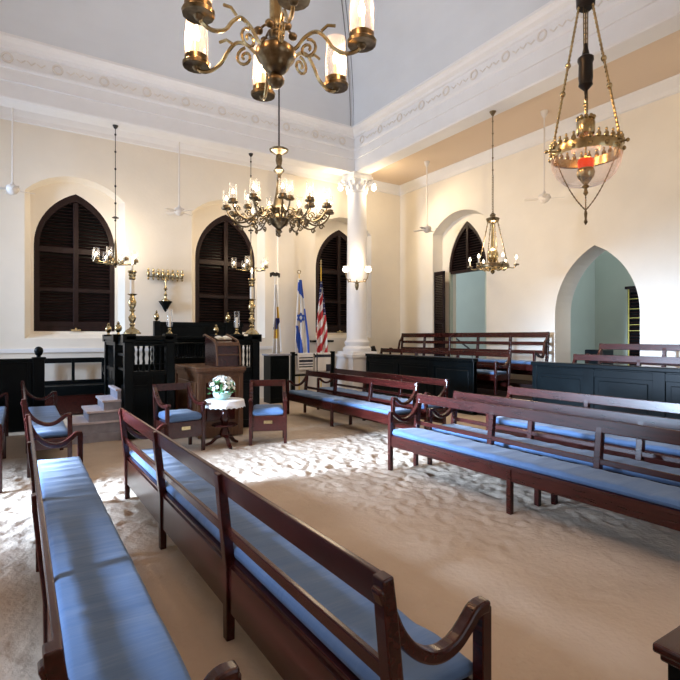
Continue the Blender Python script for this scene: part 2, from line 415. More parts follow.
# doorway with louvred tympanum and an open leaf
rd = empty('door_1', kind='structure'); xd = WX+.32
gd1 = gothic(DC, DW, 3.5, 3.55, 4.95); 
mb = MB(); mb.prism(gd1, xd+.10, xd+.12, axis='x'); mb.build('tympanum_board', 'black', rd)
mb = MB(); mb.plate(gd1, [gothic(DC, DW-.18, 3.58, 3.62, 4.80)], [gothic(DC, DW-.18, 3.58, 3.62, 4.80)], xd, xd+.08, axis='x'); mb.box(xd-.01, xd+.08, DC-.04, DC+.04, 3.55, 4.8); mb.build('tympanum_frame', 'shutter', rd)
mb = MB(); louvers(mb, DC-DW/2+.08, DC+DW/2-.08, 3.6, 4.8, xd+.05, 'x', clip=lambda z: gw(DW-.18, 3.62, 4.80, z), cu=DC); mb.build('louver_panel', 'shutter', rd)
mb = MB(); mb.box(xd-.02, xd+.10, DC-DW/2, DC-DW/2+.05, .6, 3.55); mb.box(xd-.02, xd+.10, DC+DW/2-.05, DC+DW/2, .6, 3.55); mb.build('door_frame', 'sage', rd)
# leaf folded back against the wall on the far side (towards +Y)
def leaf(name, x0, y0, y1, z0, z1, parent):
    mb = MB()
    for yy in (y0, y1-.07): mb.box(x0, x0+.045, yy, yy+.07, z0, z1)
    for z in (z0, (z0+z1)/2-.04, z1-.09): mb.box(x0, x0+.045, y0, y1, z, z+.09)
    a = mb.build(name, 'shutter', parent, bevel=.004)
    mb = MB(); louvers(mb, y0+.06, y1-.06, z0+.08, z1-.08, x0+.022, 'x', pitch=.05, dep=.07); mb.build('louver_panel', 'shutter', a)
    return a
leaf('door_leaf', WX+.04, DC+DW/2-.07, DC+DW/2+.40, .62, 3.58, rd)
# what lies beyond the openings: a passage with sage walls
mb = MB(); mb.box(13.6, 13.8, 2.5, 16.5, -.2, 5.6); struct(mb.build('wall_passage', 'sage'))
mb = MB(); mb.box(WX+.6, 13.6, 8.05, 8.2, -.2, 5.6); struct(mb.build('wall_passage_side', 'sage'))
mb = MB(); mb.box(WX+.6, 13.8, 16.4, 16.6, -.2, 5.6); struct(mb.build('wall_passage_end', 'sage'))
mb = MB(); mb.box(WX, 13.8, 2.5, 16.5, .3, .6); struct(mb.build('floor_passage', 'stone'))
st = empty('stair_rail', (13.2, 0, 0), label='dark sloping handrail seen through the tall doorway beside the stairs', cat='handrail')
mb = MB(); mb.tube([(.2,14.4,2.30),(.2,12.3,1.1)], .03, 6); mb.build('handrail_bar', 'iron', st)
for y, z in ((14.2,2.2),(13.3,1.7),(12.4,1.18)):
    mb = MB(); mb.tube([(.2,y,z),(.2,y,.6)], .014, 5); mb.build('baluster', 'iron', st)
# louvred shutter standing open in the passage, seen through the arch
def PX(px): a = (px-340)/503; return (.5373+a*.8434)/(.8434-a*.5373)
sh = empty('louvered_shutter', (13.0, 0, 0), label='tall narrow louvered shutter with gold edge seen through the pointed arch', cat='shutter')
y1, y0 = 13.0/PX(627.5), 13.0/PX(645)
mb = MB(); mb.box(0, .05, y0, y0+.08, .6, 2.86); mb.box(0, .05, y1-.05, y1, .6, 2.86); mb.box(0, .05, y0, y1, 2.78, 2.88); mb.box(0, .05, y0, y1, .6, .7); mb.box(-.04, .06, y0-.03, y1+.05, 2.86, 2.93)
mb.build('shutter_frame', 'shutter', sh)
mb = MB(); louvers(mb, y0+.07, y1-.05, .7, 2.78, .025, 'x', pitch=.085, dep=.07, th=.014); mb.build('slats', 'shutter', sh); MB().box(.05, .06, y0+.02, y1-.02, .62, 2.84).build('back_board', 'black', sh)
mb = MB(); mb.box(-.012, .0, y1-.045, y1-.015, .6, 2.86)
for z in (2.35, 2.12, 1.8, 1.95, 2.6): mb.box(-.012, .0, y0+.1, y1-.05, z, z+.015)  # yellow light on the slats, painted as thin gilt strips
mb.build('gold_edge_lit_slats', 'gilt', sh)

# ------------------------------------------------------------ raised tiers and dark panelled screens
mb = MB(); mb.box(8.28, 9.5, RY, WY, -.05, .4); struct(mb.build('floor_tier_low', 'shutter'))
mb = MB(); mb.box(9.5, WX+.02, RY, WY, -.05, .6); struct(mb.build('floor_tier_high', 'shutter'))
def screen(y0, y1, npan, label):
    root = empty('panelled_screen', (8.2, y0, 0), label=label, cat='screen', group='dark panelled screens in front of the raised benches')
    L = y1-y0
    mb = MB(); mb.box(-.03, .04, 0, L, -.03, 1.14); mb.box(-.06, .06, 0, L, -.03, .14); mb.box(-.045, .0, 0, L, .98, 1.10)
    for k in range(npan+1):
        y = L*k/npan; mb.box(-.05, .05, max(0, y-.09), min(L, y+.09), 0, 1.12)
    mb.build('panel_frame', 'black', root, bevel=.006)
    mb = MB(); mb.box(-.085, .085, -.01, L+.01, 1.12, 1.19); mb.build('cap_rail', 'black', root, bevel=.012)
    for k in range(npan):
        a, b = L*k/npan+.16, L*(k+1)/npan-.16
        mb = MB(); mb.box(-.042, 0, a, b, .24, .92); mb.build('raised_panel', 'black', root, bevel=.012)
    return root
screen(7.5, 11.44, 3, 'dark panelled screen between the white column and the step opening')
screen(1.6, 6.05, 4, 'long dark panelled screen below the pointed arch')
# left dado enclosure with ball finial
en = empty('panelled_enclosure', (0, 10.5, 0), label='dark panelled enclosure wall ending in a post with black ball', cat='screen')
mb = MB(); mb.box(-3.6, .22, -.03, .03, -.03, 1.22)
for x in np.arange(-3.6, .2, .62): mb.box(x, x+.06, -.045, .045, 0, 1.2)
mb.build('panel_frame', 'black', en, bevel=.005)
mb = MB(); mb.box(-3.6, .22, -.07, .07, 1.20, 1.27); mb.build('cap_rail', 'black', en, bevel=.01)
po = MB(); po.box(.20, .38, -.09, .09, -.03, 1.26); po.box(.18, .40, -.11, .11, 1.24, 1.29); p = po.build('post', 'black', en, bevel=.01)
mb = MB(); mb.lathe([(.05,1.28),(.03,1.31),(.05,1.33),(.06,1.35),(.075,1.40),(.06,1.45),(.03,1.475),(.01,1.48)], (.29,0,0), 16); mb.build('ball_finial', 'black', p, smooth=True)

# ------------------------------------------------------------ benches
def arm_path(h, d, ah=.70):
    P = [(-.075, h-.03), (-.045, h-.10), (.0, h-.19), (.06, h-.26), (.13, ah-.085), (.20, ah-.10), (.27, ah-.085), (.33, ah-.045), (d-.04, ah-.005), (d+.02, ah-.002)]
    out = []
    for i in range(len(P)-1):
        p0, p1, p2, p3 = P[max(i-1,0)], P[i], P[i+1], P[min(i+2, len(P)-1)]
        for q in range(4):
            t = q/4
            out.append(tuple(.5*(2*p1[k]+(p2[k]-p0[k])*t+(2*p0[k]-5*p1[k]+4*p2[k]-p3[k])*t*t+(3*p1[k]-p0[k]-3*p2[k]+p3[k])*t**3) for k in (0,1)))
    return out+[P[-1]]
def cushion_mb(x0, x1, y0, y1, z0, z1, seed=0, amp=.006, rr=.03):
    mb = MB(); nx_, ny_ = 14, max(8, int((y1-y0)/.04))
    def ed(u, L):   # rounded edges
        e = min(u, L-u); return 1 if e > rr else math.sqrt(max(0, 1-(1-e/rr)**2))
    vs = []; idx = {}
    xsn = [0, .006, .015, rr]+[rr+(x1-x0-2*rr)*k/7 for k in range(1, 7)]+[x1-x0-rr, x1-x0-.015, x1-x0-.006, x1-x0]
    ysn = [0, .006, .015, rr]+[rr+(y1-y0-2*rr)*k/ny_ for k in range(1, ny_)]+[y1-y0-rr, y1-y0-.015, y1-y0-.006, y1-y0]
    for side in (0, 1):
        for i, u in enumerate(xsn):
            for j, v in enumerate(ysn):
                f = min(ed(u, x1-x0), ed(v, y1-y0)); zm = (z0+z1)/2
                w = noise.noise(Vector((u*1.6+seed, v*8, seed)))*amp*2.2+noise.noise(Vector((u*3, v*22, seed+5)))*amp*.8
                w += .010*noise.noise(Vector((u*2, v*1.1, seed+9)))
                z = zm+(z1-zm)*f+w*f if side else zm-(zm-z0)*f
                vs.append((x0+u, y0+v, z))
    A, Bn = len(xsn), len(ysn); fs = []
    for side in (0, 1):
        o = side*A*Bn
        for i in range(A-1):
            for j in range(Bn-1):
                q = (o+i*Bn+j, o+(i+1)*Bn+j, o+(i+1)*Bn+j+1, o+i*Bn+j+1); fs.append(q if side else q[::-1])
    rim = [(i, 0) for i in range(A)]+[(A-1, j) for j in range(1, Bn)]+[(i, Bn-1) for i in range(A-2, -1, -1)]+[(0, j) for j in range(Bn-2, 0, -1)]
    for k in range(len(rim)):
        a = rim[k][0]*Bn+rim[k][1]; b = rim[(k+1)%len(rim)]; b = b[0]*Bn+b[1]; fs.append((a, b, b+A*Bn, a+A*Bn))
    return mb.add(vs, fs)
def make_bench(L, npost, nleg, h=.92, d=.42, rails=((.80,.915),(.555,.615)), board=True, seed=0, lean=.06, sz=.44, name='bench', cush=True):
    root = empty(name)
    def bx_(z): return -lean*max(0, (z-.40)/(h-.40))     # back leans away above the seat
    for k in range(npost):
        y = .03+(L-.06)*k/(npost-1); w = .052 if 0 < k < npost-1 else .048
        mb = MB(); pts = [(.0, -.03 if nleg == npost else .36), (.0, .40), (bx_(h-.12), h-.12), (bx_(h), h-.01 if 0 < k < npost-1 else h)]
        mb.strip(pts, [.05,.06,.055,.045], y-w/2-.005, y+w/2+.005); mb.build('back_post', 'mahog', root, bevel=.006)
    for (z0, z1) in rails:
        mb = MB(); mb.strip([(bx_(z0)+.012, z0), (bx_(z1)+.012, z1)], .026, .03, L-.03)
        mb.build('top_rail' if z1 > h-.05 else 'back_rail', 'mahog', root, bevel=.006)
    if board:
        mb = MB(); mb.box(-.012, .014, .04, L-.04, .15, .40); mb.build('back_board', 'mahog', root, bevel=.003)
    mb = MB(); mb.box(.0, d+.01, .0, L, sz-.045, sz-.012); mb.box(d-.015, d+.012, .03, L-.03, sz-.15, sz-.03)
    for y in (.012, L-.037): mb.box(0, d, y, y+.025, sz-.14, sz-.03)
    mb.build('seat_frame', 'mahog', root, bevel=.005)
    for k in range(nleg):
        y = .03+(L-.06)*k/(nleg-1)
        mb = MB(); zt = .71 if k in (0, nleg-1) else sz-.03
        mb.box(d-.025, d+.025, y-.025, y+.025, -.03, zt-.01 if zt > .5 else zt); mb.build('leg', 'mahog', root, bevel=.005)
    if nleg != npost:
        for k in range(nleg):
            y = .03+(L-.06)*k/(nleg-1); mb = MB(); mb.box(-.02, .03, y-.025, y+.025, -.03, .41); mb.build('leg', 'mahog', root, bevel=.005)
    for y in (.03, L-.03):
        mb = MB(); mb.strip(arm_path(h, d), .045, y-.027, y+.027); mb.build('arm', 'mahog', root, bevel=.010)
    if cush:
        cushion_mb(.018, d-.005, .055, L-.055, sz-.012, sz+.055, seed).build('cushion', 'blue', root, smooth=True)
    return root
def place(o, loc, rz, label, cat='bench', group=None): o.location = loc; o.rotation_euler.z = rz; return tag(o, label, cat, group)
G1 = 'mahogany benches with blue cushions standing on the sand'
bl = make_bench(4.38, 4, 4, seed=1)
place(bl, (.995, 1.20, 0), .014, 'long mahogany bench in front centre, its open back towards us', 'bench', G1)
b2 = copy_tree(bl); bl.scale.x = .93; b2.scale = (.92, .975, 1); place(b2, (.12, 1.34, 0), 0, 'mahogany bench along the left edge, blue seat lit in a patch', 'bench', G1)
bs = make_bench(3.68, 4, 3, seed=4, rails=((.80,.915),(.525,.575)))
place(bs, (4.32, 4.98, 0), PI, 'front bench of the near right row, blue seat facing the sand', 'bench', G1)
for (x, y, lab) in ((4.93, 4.93, 'second bench of the near right row, behind the front one'),
                    (6.10, 4.98, 'reddish third bench of the near right row, just before the long screen'),
                    (5.30, 9.78, 'front bench of the far right row, below the flags and the column'),
                    (6.18, 10.0, 'rear bench of the far right row, against the column pedestal')):
    b = copy_tree(bs); place(b, (x, y, 0), PI, lab, 'bench', G1)
b = copy_tree(bs); place(b, (-.60, 6.45, 0), 0, 'bench at the far left edge showing only its blue seat corner', 'bench', G1)
bm_ = make_bench(2.95, 3, 3, seed=8)
place(bm_, (.10, 6.95, 0), 0, 'short mahogany bench behind the left bench, towards the stone steps', 'bench', G1)
G2 = 'benches on the raised tiers along the right wall'
f2 = make_bench(4.75, 4, 4, seed=11)
place(f2, (9.12, 12.1, .4), PI, 'lower tier bench with its rail just above the short dark screen', 'bench', G2)
for (x, y, z, lab) in ((9.12, 5.86, .4, 'red lower tier bench right above the long dark screen'), (9.98, 5.84, .6, 'red upper tier bench in front of the pointed arch')):
    b = copy_tree(bs); place(b, (x, y, z), PI, lab, 'bench', G2)
f1 = make_bench(5.25, 6, 4, h=1.17, d=.44, rails=((1.04,1.165),(.86,.94),(.66,.74)), seed=15)
place(f1, (10.16, 12.38, .6), PI, 'tall backed three rail bench against the right wall under the doorway', 'bench', G2)
# wall settee, no cushion
ws = empty('wall_settee', (.40, 12.55, 0), label='dark settee with two open back frames against the white wall', cat='settee')
mb = MB(); 
for x in (0, .60, 1.20): mb.box(x-.03, x+.03, -.03, .03, 0 if x != .6 else .5, 1.18)
mb.build('back_post', 'black', ws, bevel=.005)
for z0, z1 in ((1.08,1.19),(.62,.70)):
    mb = MB(); mb.box(0, 1.2, -.02, .02, z0, z1); mb.build('back_rail', 'black', ws, bevel=.005)
mb = MB(); mb.box(-.04, 1.24, -.55, .03, .42, .62); mb.build('seat', 'black', ws, bevel=.01)
mb = MB(); mb.box(-.02, 1.22, -.53, .0, .02, .42); mb.build('seat_box', 'mahog', ws, bevel=.005)
for x in (0, 1.2):
    mb = MB(); mb.strip([(0,1.0),(-.12,.92),(-.25,.84),(-.4,.84),(-.52,.86)], .05, x-.025, x+.025, axis='x'); mb.box(x-.025, x+.025, -.54, -.49, .02, .85); mb.build('arm', 'black', ws, bevel=.006)

# ------------------------------------------------------------ armchairs
def make_chair():
    root = empty('armchair'); W, D = .58, .54
    for x in (0, W-.05):
        mb = MB(); mb.strip([(D-.03,-.03),(D-.03,.44),(D+.02,.93)], .045, x, x+.05, axis='x'); mb.build('back_post', 'mahog', root, bevel=.005)
        mb = MB(); mb.box(x, x+.05, -.005, .045, -.03, .66); mb.build('leg', 'mahog', root, bevel=.005)
        mb = MB(); mb.strip([(D+.01,.90),(D-.04,.82),(D-.12,.74),(D-.22,.68),(.15,.655),(.05,.67),(-.03,.69),(-.05,.67)], .045, x-.004, x+.054, axis='x'); mb.build('arm', 'mahog', root, bevel=.008)
    mb = MB(); mb.strip([(D+.012,.84),(D+.025,.945)], .03, .0, W, axis='x'); mb.build('top_rail', 'mahog', root, bevel=.006)
    mb = MB(); mb.box(.01, W-.01, .01, D-.01, .20, .435); a = mb.build('seat_box', 'mahog', root, bevel=.006)
    mb = MB(); mb.box(W/2-.065, W/2+.065, -.002, .011, .315, .365); mb.build('brass_plate', 'brass', a)
    cushion_mb(.055, W-.055, .0, D-.05, .432, .555, 31, .004, .05).build('cushion', 'blue', root, smooth=True)
    return root
ch = make_chair(); place(ch, (1.73, 7.25, 0), R(6), 'armchair left of the lace covered table, partly behind the front bench', 'armchair', 'mahogany armchairs either side of the small table')
c2 = copy_tree(ch); place(c2, (2.96, 7.24, 0), R(-24), 'armchair right of the lace covered table, blue cushion facing us', 'armchair', 'mahogany armchairs either side of the small table')

# round table, cloth, flowers
tb = empty('pedestal_table', (2.64, 7.42, 0), label='small round dark pedestal table under a white lace cloth', cat='table')
mb = MB(); mb.lathe([(.27,.655),(.28,.67),(.28,.685),(.27,.69)], n=32); mb.build('tabletop', 'mahog', tb, smooth=True)
mb = MB(); mb.lathe([(.10,.655),(.07,.63),(.04,.58),(.05,.50),(.075,.42),(.05,.34),(.04,.28),(.07,.22),(.08,.17),(.05,.13)], n=16); mb.build('pedestal', 'mahog', tb, smooth=True)
mb = MB(); mb.lathe([(.0,.30),(.19,.30),(.2,.31),(.19,.325),(0.01,.325)], n=20); mb.build('lower_shelf', 'mahog', tb, smooth=True)
for k in range(3):
    a = 2*PI*k/3+.5; mb = MB(); mb.strip([(.03,.16),(.12,.12),(.2,.04),(.29,.0)], [.06,.055,.045,.035], -.025, .025); f = mb.build('foot', 'mahog', tb, bevel=.006); f.rotation_euler.z = a
mb = MB(); n = 72; vs = [(0,0,0)]; fs = []
for j in range(n):
    g = 2*PI*j/n; sc = .012*cos(12*g); w = .012*sin(9*g)
    for (r, z) in ((.16,0),(.275,0),(.288,-.006),(.294+w*.5,-.05),(.30+w,-.085-abs(sc)*2.6)): vs.append((r*cos(g), r*sin(g), z))
for j in range(n):
    a, b = 1+j*5, 1+((j+1)%n)*5; fs.append((0, a, b))
    for q in range(4): fs.append((a+q, a+q+1, b+q+1, b+q))
mb.add(vs, fs); cl = mb.build('lace_tablecloth', 'lace', smooth=True, loc=(2.64, 7.42, .696)); s_ = cl.modifiers.new('thick', 'SOLIDIFY'); s_.thickness = .003; s_.offset = 1
tag(cl, 'white scalloped lace cloth draped over the small round table', 'tablecloth')
fl = empty('flower_bouquet', (2.60, 7.42, .70), label='bouquet of white flowers in a pale green bowl on lace', cat='flowers')
mb = MB(); mb.lathe([(.05,.0),(.07,.01),(.11,.04),(.125,.08),(.115,.10),(.10,.09),(.09,.05),(.0,.03)], n=24); mb.build('bowl', 'celadon', fl, smooth=True)
mb = MB(); rnd = random.Random(5)
for k in range(95):
    g = rnd.uniform(0, 2*PI); ph = rnd.uniform(.0, 1.35); r = rnd.uniform(.13,.175); c = Vector((r*cos(g)*cos(ph), r*sin(g)*cos(ph), .15+r*sin(ph)*.95))
    d = (c-Vector((0,0,.13))).normalized(); q = d.to_track_quat('Z','Y').to_matrix()
    for p in range(5):
        a = 2*PI*p/5; t = q@Vector((cos(a), sin(a), .35)); sgn = q@Vector((-sin(a), cos(a), 0))
        mb.add([c, c+t*.016+sgn*.012, c+t*.032, c+t*.016-sgn*.012], [(0,1,2,3)])
mb.build('blossoms', 'petal', fl)
mb = MB()
for k in range(80):
    g = rnd.uniform(0, 2*PI); ph = rnd.uniform(-.5, 1.1); r = rnd.uniform(.10,.19); c = Vector((r*cos(g)*cos(ph), r*sin(g)*cos(ph), .15+r*sin(ph)*.8))
    d = Vector((cos(g), sin(g), rnd.uniform(-.8,.8))).normalized(); sd = d.orthogonal().normalized()
    mb.add([c-d*.03, c+sd*.013, c+d*.035, c-sd*.013], [(0,1,2,3)])
mb.tube([(0,0,.02),(0,0,.2)], .03, 6)
mb.build('leaves', 'leafm', fl); fl.scale = (1.15,)*3

# ------------------------------------------------------------ reading platform (tebah)
TX0, TX1, TY0, TY1 = 1.49, 3.68, 8.72, 10.9
te = empty('reading_platform', (0,0,0), label='raised black wood reading platform with spindle balustrade and corner posts', cat='platform')
mb = MB(); mb.box(TX0+.03, TX1-.03, 9.56, TY1, 0, .80); mb.box(TX0+.03, 2.14, TY0+.04, 9.56, 0, .8); mb.box(3.33, TX1-.03, TY0+.04, 9.56, 0, .8); mb.build('platform_floor', 'black', te)
def balu(mb, x, y, z0, z1, r=.022):
    h = z1-z0
    mb.lathe([(r*.9,z0),(r*.9,z0+h*.1),(r*.5,z0+h*.14),(r,z0+h*.35),(r*.6,z0+h*.48),(r*.55,z0+h*.52),(r,z0+h*.66),(r*.5,z0+h*.86),(r*.9,z0+h*.9),(r*.9,z1)], (x, y, 0), 8)
def side(a, b, npan, nb, solid=True):
    ax, ay = a; bx, by = b; v = Vector((bx-ax, by-ay, 0)); L = v.length; t = v/L; q = Matrix(((t.x, -t.y, 0), (t.y, t.x, 0), (0, 0, 1)))
    def ob(mb, u0, u1, w, z0, z1, off=0):
        c = Vector((ax, ay, 0))+t*((u0+u1)/2)+Vector((-t.y, t.x, 0))*off; mb.obox((c.x, c.y, (z0+z1)/2), ((u1-u0)/2, w/2, (z1-z0)/2), q)
    mb = MB(); ob(mb, 0, L, .05, 0, 1.07); ob(mb, 0, L, .09, 0, .14); ob(mb, 0, L, .09, 1.02, 1.09); ob(mb, 0, L, .07, .80, .86)
    for k in range(npan+1): ob(mb, max(0, L*k/npan-.04), min(L, L*k/npan+.04), .065, .1, 1.05)
    mb.build('base_panel', 'black', te, bevel=.006)
    mb = MB(); ob(mb, -.02, L+.02, .11, 1.50, 1.55); ob(mb, -.03, L+.03, .15, 1.55, 1.60); ob(mb, -.05, L+.05, .20, 1.60, 1.67); mb.build('cap_rail', 'black', te, bevel=.01)
    for k in range(nb):
        p = Vector((ax, ay, 0))+t*(L*(k+.7)/(nb+.4)); mb = MB(); balu(mb, p.x, p.y, 1.08, 1.51); mb.build('baluster', 'black', te, smooth=True)
side((TX0, TY0), (2.14, TY0), 2, 7); side((3.33, TY0), (TX1, TY0), 1, 3); side((TX0, 9.72), (TX0, TY1), 2, 7); side((TX1, TY0), (TX1, TY1), 3, 12); side((TX0, TY1), (TX1, TY1), 3, 12)
for (x, y) in ((TX0, TY0), (TX1, TY0), (2.14, TY0), (3.33, TY0), (TX0, 9.72), (TX0, TY1), (TX1, TY1)):
    mb = MB(); mb.box(x-.07, x+.07, y-.07, y+.07, 0, 1.56); mb.box(x-.10, x+.10, y-.10, y+.10, 1.56, 1.70); mb.box(x-.09, x+.09, y-.09, y+.09, 0, .16); p = mb.build('corner_post', 'black', te, bevel=.008)
    if y > 9:
        mb = MB(); mb.lathe([(.03,1.70),(.02,1.73),(.055,1.77),(.065,1.81),(.05,1.85),(.02,1.88),(.03,1.90),(.004,1.93)], (x, y, 0), 12); mb.build('gilt_finial', 'brass', p, smooth=True)
# glazed-look opening panel above the steps (thin rails)
mb = MB()
for z in (1.1, 1.35, 1.56): mb.box(TX0-.02, TX0+.02, TY0, 9.72, z-.02 if z < 1.5 else z-.05, z+.02 if z < 1.5 else z+.10)
mb.build('gate_rail', 'black', te)
# stone steps
sp = empty('stone_steps', (0,0,0), label='pale stone steps climbing to the left side of the black platform', cat='steps')
xs_ = [.68, .90, 1.12, 1.33, 1.40]; zs_ = [.16+.02, .33, .49, .66]
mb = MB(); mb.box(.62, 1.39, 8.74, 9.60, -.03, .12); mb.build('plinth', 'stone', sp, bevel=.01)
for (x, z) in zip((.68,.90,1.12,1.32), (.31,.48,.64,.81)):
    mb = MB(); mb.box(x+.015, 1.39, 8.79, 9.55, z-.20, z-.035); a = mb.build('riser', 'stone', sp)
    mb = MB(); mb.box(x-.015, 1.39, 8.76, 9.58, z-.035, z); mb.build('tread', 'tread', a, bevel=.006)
# reader's bench with high back, behind the platform
rb = empty('high_backed_bench', (0,0,0), label='black high backed bench with gilt finials behind the reading platform', cat='bench')
mb = MB(); mb.box(2.52, 4.45, 11.28, 11.34, 0, 1.92); mb.box(2.50, 4.47, 11.26, 11.37, 1.88, 1.98); mb.build('back_panel', 'black', rb, bevel=.008)
mb = MB(); mb.box(2.52, 4.45, 11.04, 11.28, .0, .95); mb.build('seat', 'black', rb, bevel=.008)
for x in (2.50, 4.10):
    mb = MB(); mb.box(x-.06, x+.06, 11.24, 11.38, 0, 2.0); p = mb.build('post', 'black', rb, bevel=.006)
    mb = MB(); mb.lathe([(.03,1.99),(.02,2.01),(.05,2.04),(.06,2.09),(.045,2.14),(.02,2.17),(.025,2.19),(.004,2.23)], (x, 11.31, 0), 12); mb.build('gilt_finial', 'brass', p, smooth=True)
# reading table with spindle gallery inside the platform
rt = empty('gallery_desk', (0,.35,.8), label='low black desk with tiny spindle gallery behind the brown lectern', cat='desk')
mb = MB(); mb.box(2.42, 3.10, 9.40, 9.85, .70, .74); mb.build('desktop', 'black', rt, bevel=.006)
mb = MB(); mb.box(2.45, 3.07, 9.42, 9.83, .0, .45); mb.build('desk_body', 'black', rt, bevel=.006)
for k in range(12):
    mb = MB(); balu(mb, 2.47+k*.052, 9.44, .44, .71, .014); mb.build('spindle', 'black', rt, smooth=True)
# lectern
LX0, LX1, LY0, LY1 = 2.43, 3.20, 8.08, 9.50
le = empty('lectern', (0,0,0), label='brown panelled wooden lectern with sloped top before the black platform', cat='lectern')
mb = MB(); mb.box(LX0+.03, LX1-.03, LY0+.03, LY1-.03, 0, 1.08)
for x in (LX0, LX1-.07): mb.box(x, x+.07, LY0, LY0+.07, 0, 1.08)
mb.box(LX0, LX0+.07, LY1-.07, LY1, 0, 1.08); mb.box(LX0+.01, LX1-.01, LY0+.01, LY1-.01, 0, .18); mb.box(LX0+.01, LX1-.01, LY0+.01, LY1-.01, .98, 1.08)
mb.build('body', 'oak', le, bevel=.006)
mb = MB(); mb.box(LX0-.04, LX1+.04, LY0-.04, LY1+.02, 1.08, 1.15); mb.box(LX0-.02, LX1+.02, LY0-.02, LY1, 1.05, 1.09); mb.build('moulded_top', 'oak', le, bevel=.012)
mb = MB(); mb.box(LX0+.14, LX1-.14, LY0+.008, LY0+.04, .27, .90); mb.build('shaded_front_panel', 'mahog', le, bevel=.01)  # darker mahogany puts the shade of the front into its colour
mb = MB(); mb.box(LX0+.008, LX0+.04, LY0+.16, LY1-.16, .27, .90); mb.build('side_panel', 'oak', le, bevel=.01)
mb = MB(); mb.prism([(LY0+.10,1.14),(LY0+.75,1.14),(LY0+.75,1.64),(LY0+.68,1.655),(LY0+.16,1.54),(LY0+.13,1.50)], 2.78, 3.16, axis='x'); mb.build('reading_slope', 'mahog', le, bevel=.006)
mb = MB(); mb.strip([(LY0+.05,1.17),(LY0+.07,1.34),(LY0+.10,1.50),(LY0+.20,1.59),(LY0+.70,1.69),(LY0+.80,1.67)], .03, 2.755, 2.78, axis='x'); mb.strip([(LY0+.05,1.17),(LY0+.07,1.34),(LY0+.10,1.50),(LY0+.20,1.59),(LY0+.70,1.69),(LY0+.80,1.67)], .03, 3.16, 3.185, axis='x'); mb.box(2.78, 3.16, LY0+.09, LY0+.12, 1.50, 1.56); mb.box(2.78, 3.16, LY0+.085, LY0+.11, 1.34, 1.36); mb.build('slope_moulding', 'oak', le, bevel=.004)
# book and hurricane candles
bk = empty('open_book', (3.02, 8.56, 1.622), label='open white paged book lying on top of the lectern slope', cat='book')
for sx in (-1, 1):
    mb = MB(); mb.prism([(0,0),(sx*.03,.03),(sx*.08,.035),(sx*.13,.015),(sx*.13,0)], -.08, .08); mb.build('page_block', 'paper', bk)
bk.rotation_euler.x = R(12.5)
def hurricane(loc, label):
    t = empty('hurricane_candle', loc, label=label, cat='candle', group='glass chimney candles near the lectern')
    mb = MB(); mb.lathe([(.05,0),(.055,.012),(.03,.03),(.02,.06),(.03,.08),(.02,.10),(.035,.12)], n=14); mb.build('brass_base', 'brass', t, smooth=True)
    mb = MB(); mb.lathe([(.022,.12),(.022,.30),(.004,.31)], n=12); mb.build('candle', 'candle', t, smooth=True)
    mb = MB(); mb.lathe([(.035,.12),(.05,.16),(.052,.24),(.042,.34),(.047,.42)], n=16, cap=False); mb.build('glass_chimney', 'glass', t, smooth=True)
    return t
hurricane((2.14, 8.72, 1.70), 'glass chimney candle on the post left of the lectern')
hurricane((3.33, 8.72, 1.70), 'glass chimney candle on the post right of the lectern')
# tall brass candlesticks
def candlestick(loc, label):
    t = empty('tall_candlestick', loc, label=label, cat='candlestick', group='tall brass candlesticks on the reading platform')
    mb = MB(); mb.lathe([(.135,0),(.135,.02),(.11,.04),(.10,.06),(.05,.09),(.03,.12),(.045,.15),(.028,.18),(.055,.23),(.062,.27),(.03,.32),(.028,.36),(.05,.38),(.03,.41),(.055,.46),(.068,.52),(.04,.58),(.03,.62),(.06,.635),(.078,.65),(.03,.66)], n=20); mb.build('brass_stem', 'brass', t, smooth=True)
    mb = MB(); mb.lathe([(.036,.65),(.034,.92)], n=14); mb.build('candle', 'candle', t, smooth=True)
    mb = MB(); mb.lathe([(.04,.88),(.055,.90),(.045,.93),(.06,.96),(.05,.98),(.07,1.01),(.066,1.03),(.03,1.03)], n=16); mb.build('brass_cup', 'brass', t, smooth=True)
    mb = MB(); mb.lathe([(.020,1.03),(.020,1.12),(.014,1.13)], n=10); k = mb.build('upper_candle', 'candle', t, smooth=True)
    mb = MB(); mb.lathe([(.006,1.13),(.018,1.16),(.014,1.19),(.002,1.23)], n=10); mb.build('flame_bulb', 'flame', k, smooth=True)
candlestick((TX0+.06, TY0+.02, 1.70), 'tall brass candlestick on the left front corner of the platform')
candlestick((TX1-.05, TY0+.02, 1.70), 'tall brass candlestick on the right front corner of the platform')

# wall menorah
me = empty('wall_menorah', (3.0, 12.62, 2.30), label='brass branched candelabrum on a black bracket between the shuttered windows', cat='candelabrum')
mb = MB(); mb.lathe([(.01,-.04),(.04,.0),(.09,.10),(.135,.17),(.16,.20),(.16,.22)], n=8); b = mb.build('bracket', 'black', me); 
mb = MB(); mb.lathe([(.10,.22),(.10,.24),(.04,.28),(.025,.34),(.045,.38),(.02,.42),(.02,.48),(.05,.52),(.025,.56),(.018,.66),(.03,.70),(.018,.74),(.018,.80)], n=14); mb.build('stem', 'brass', me, smooth=True)
mb = MB(); mb.tube([(-.42,0,.80),(.42,0,.80)], .016, 8); mb.build('cross_bar', 'brass', me)
for k in range(8):
    x = -.40+.80*k/7
    mb = MB(); mb.lathe([(.01,.72),(.028,.75),(.012,.79),(.035,.85),(.038,.90),(.018,.93),(.028,.96),(.012,1.0)], (x,0,0), 10)
    mb.build('lamp_cup', 'brass', me, smooth=True)

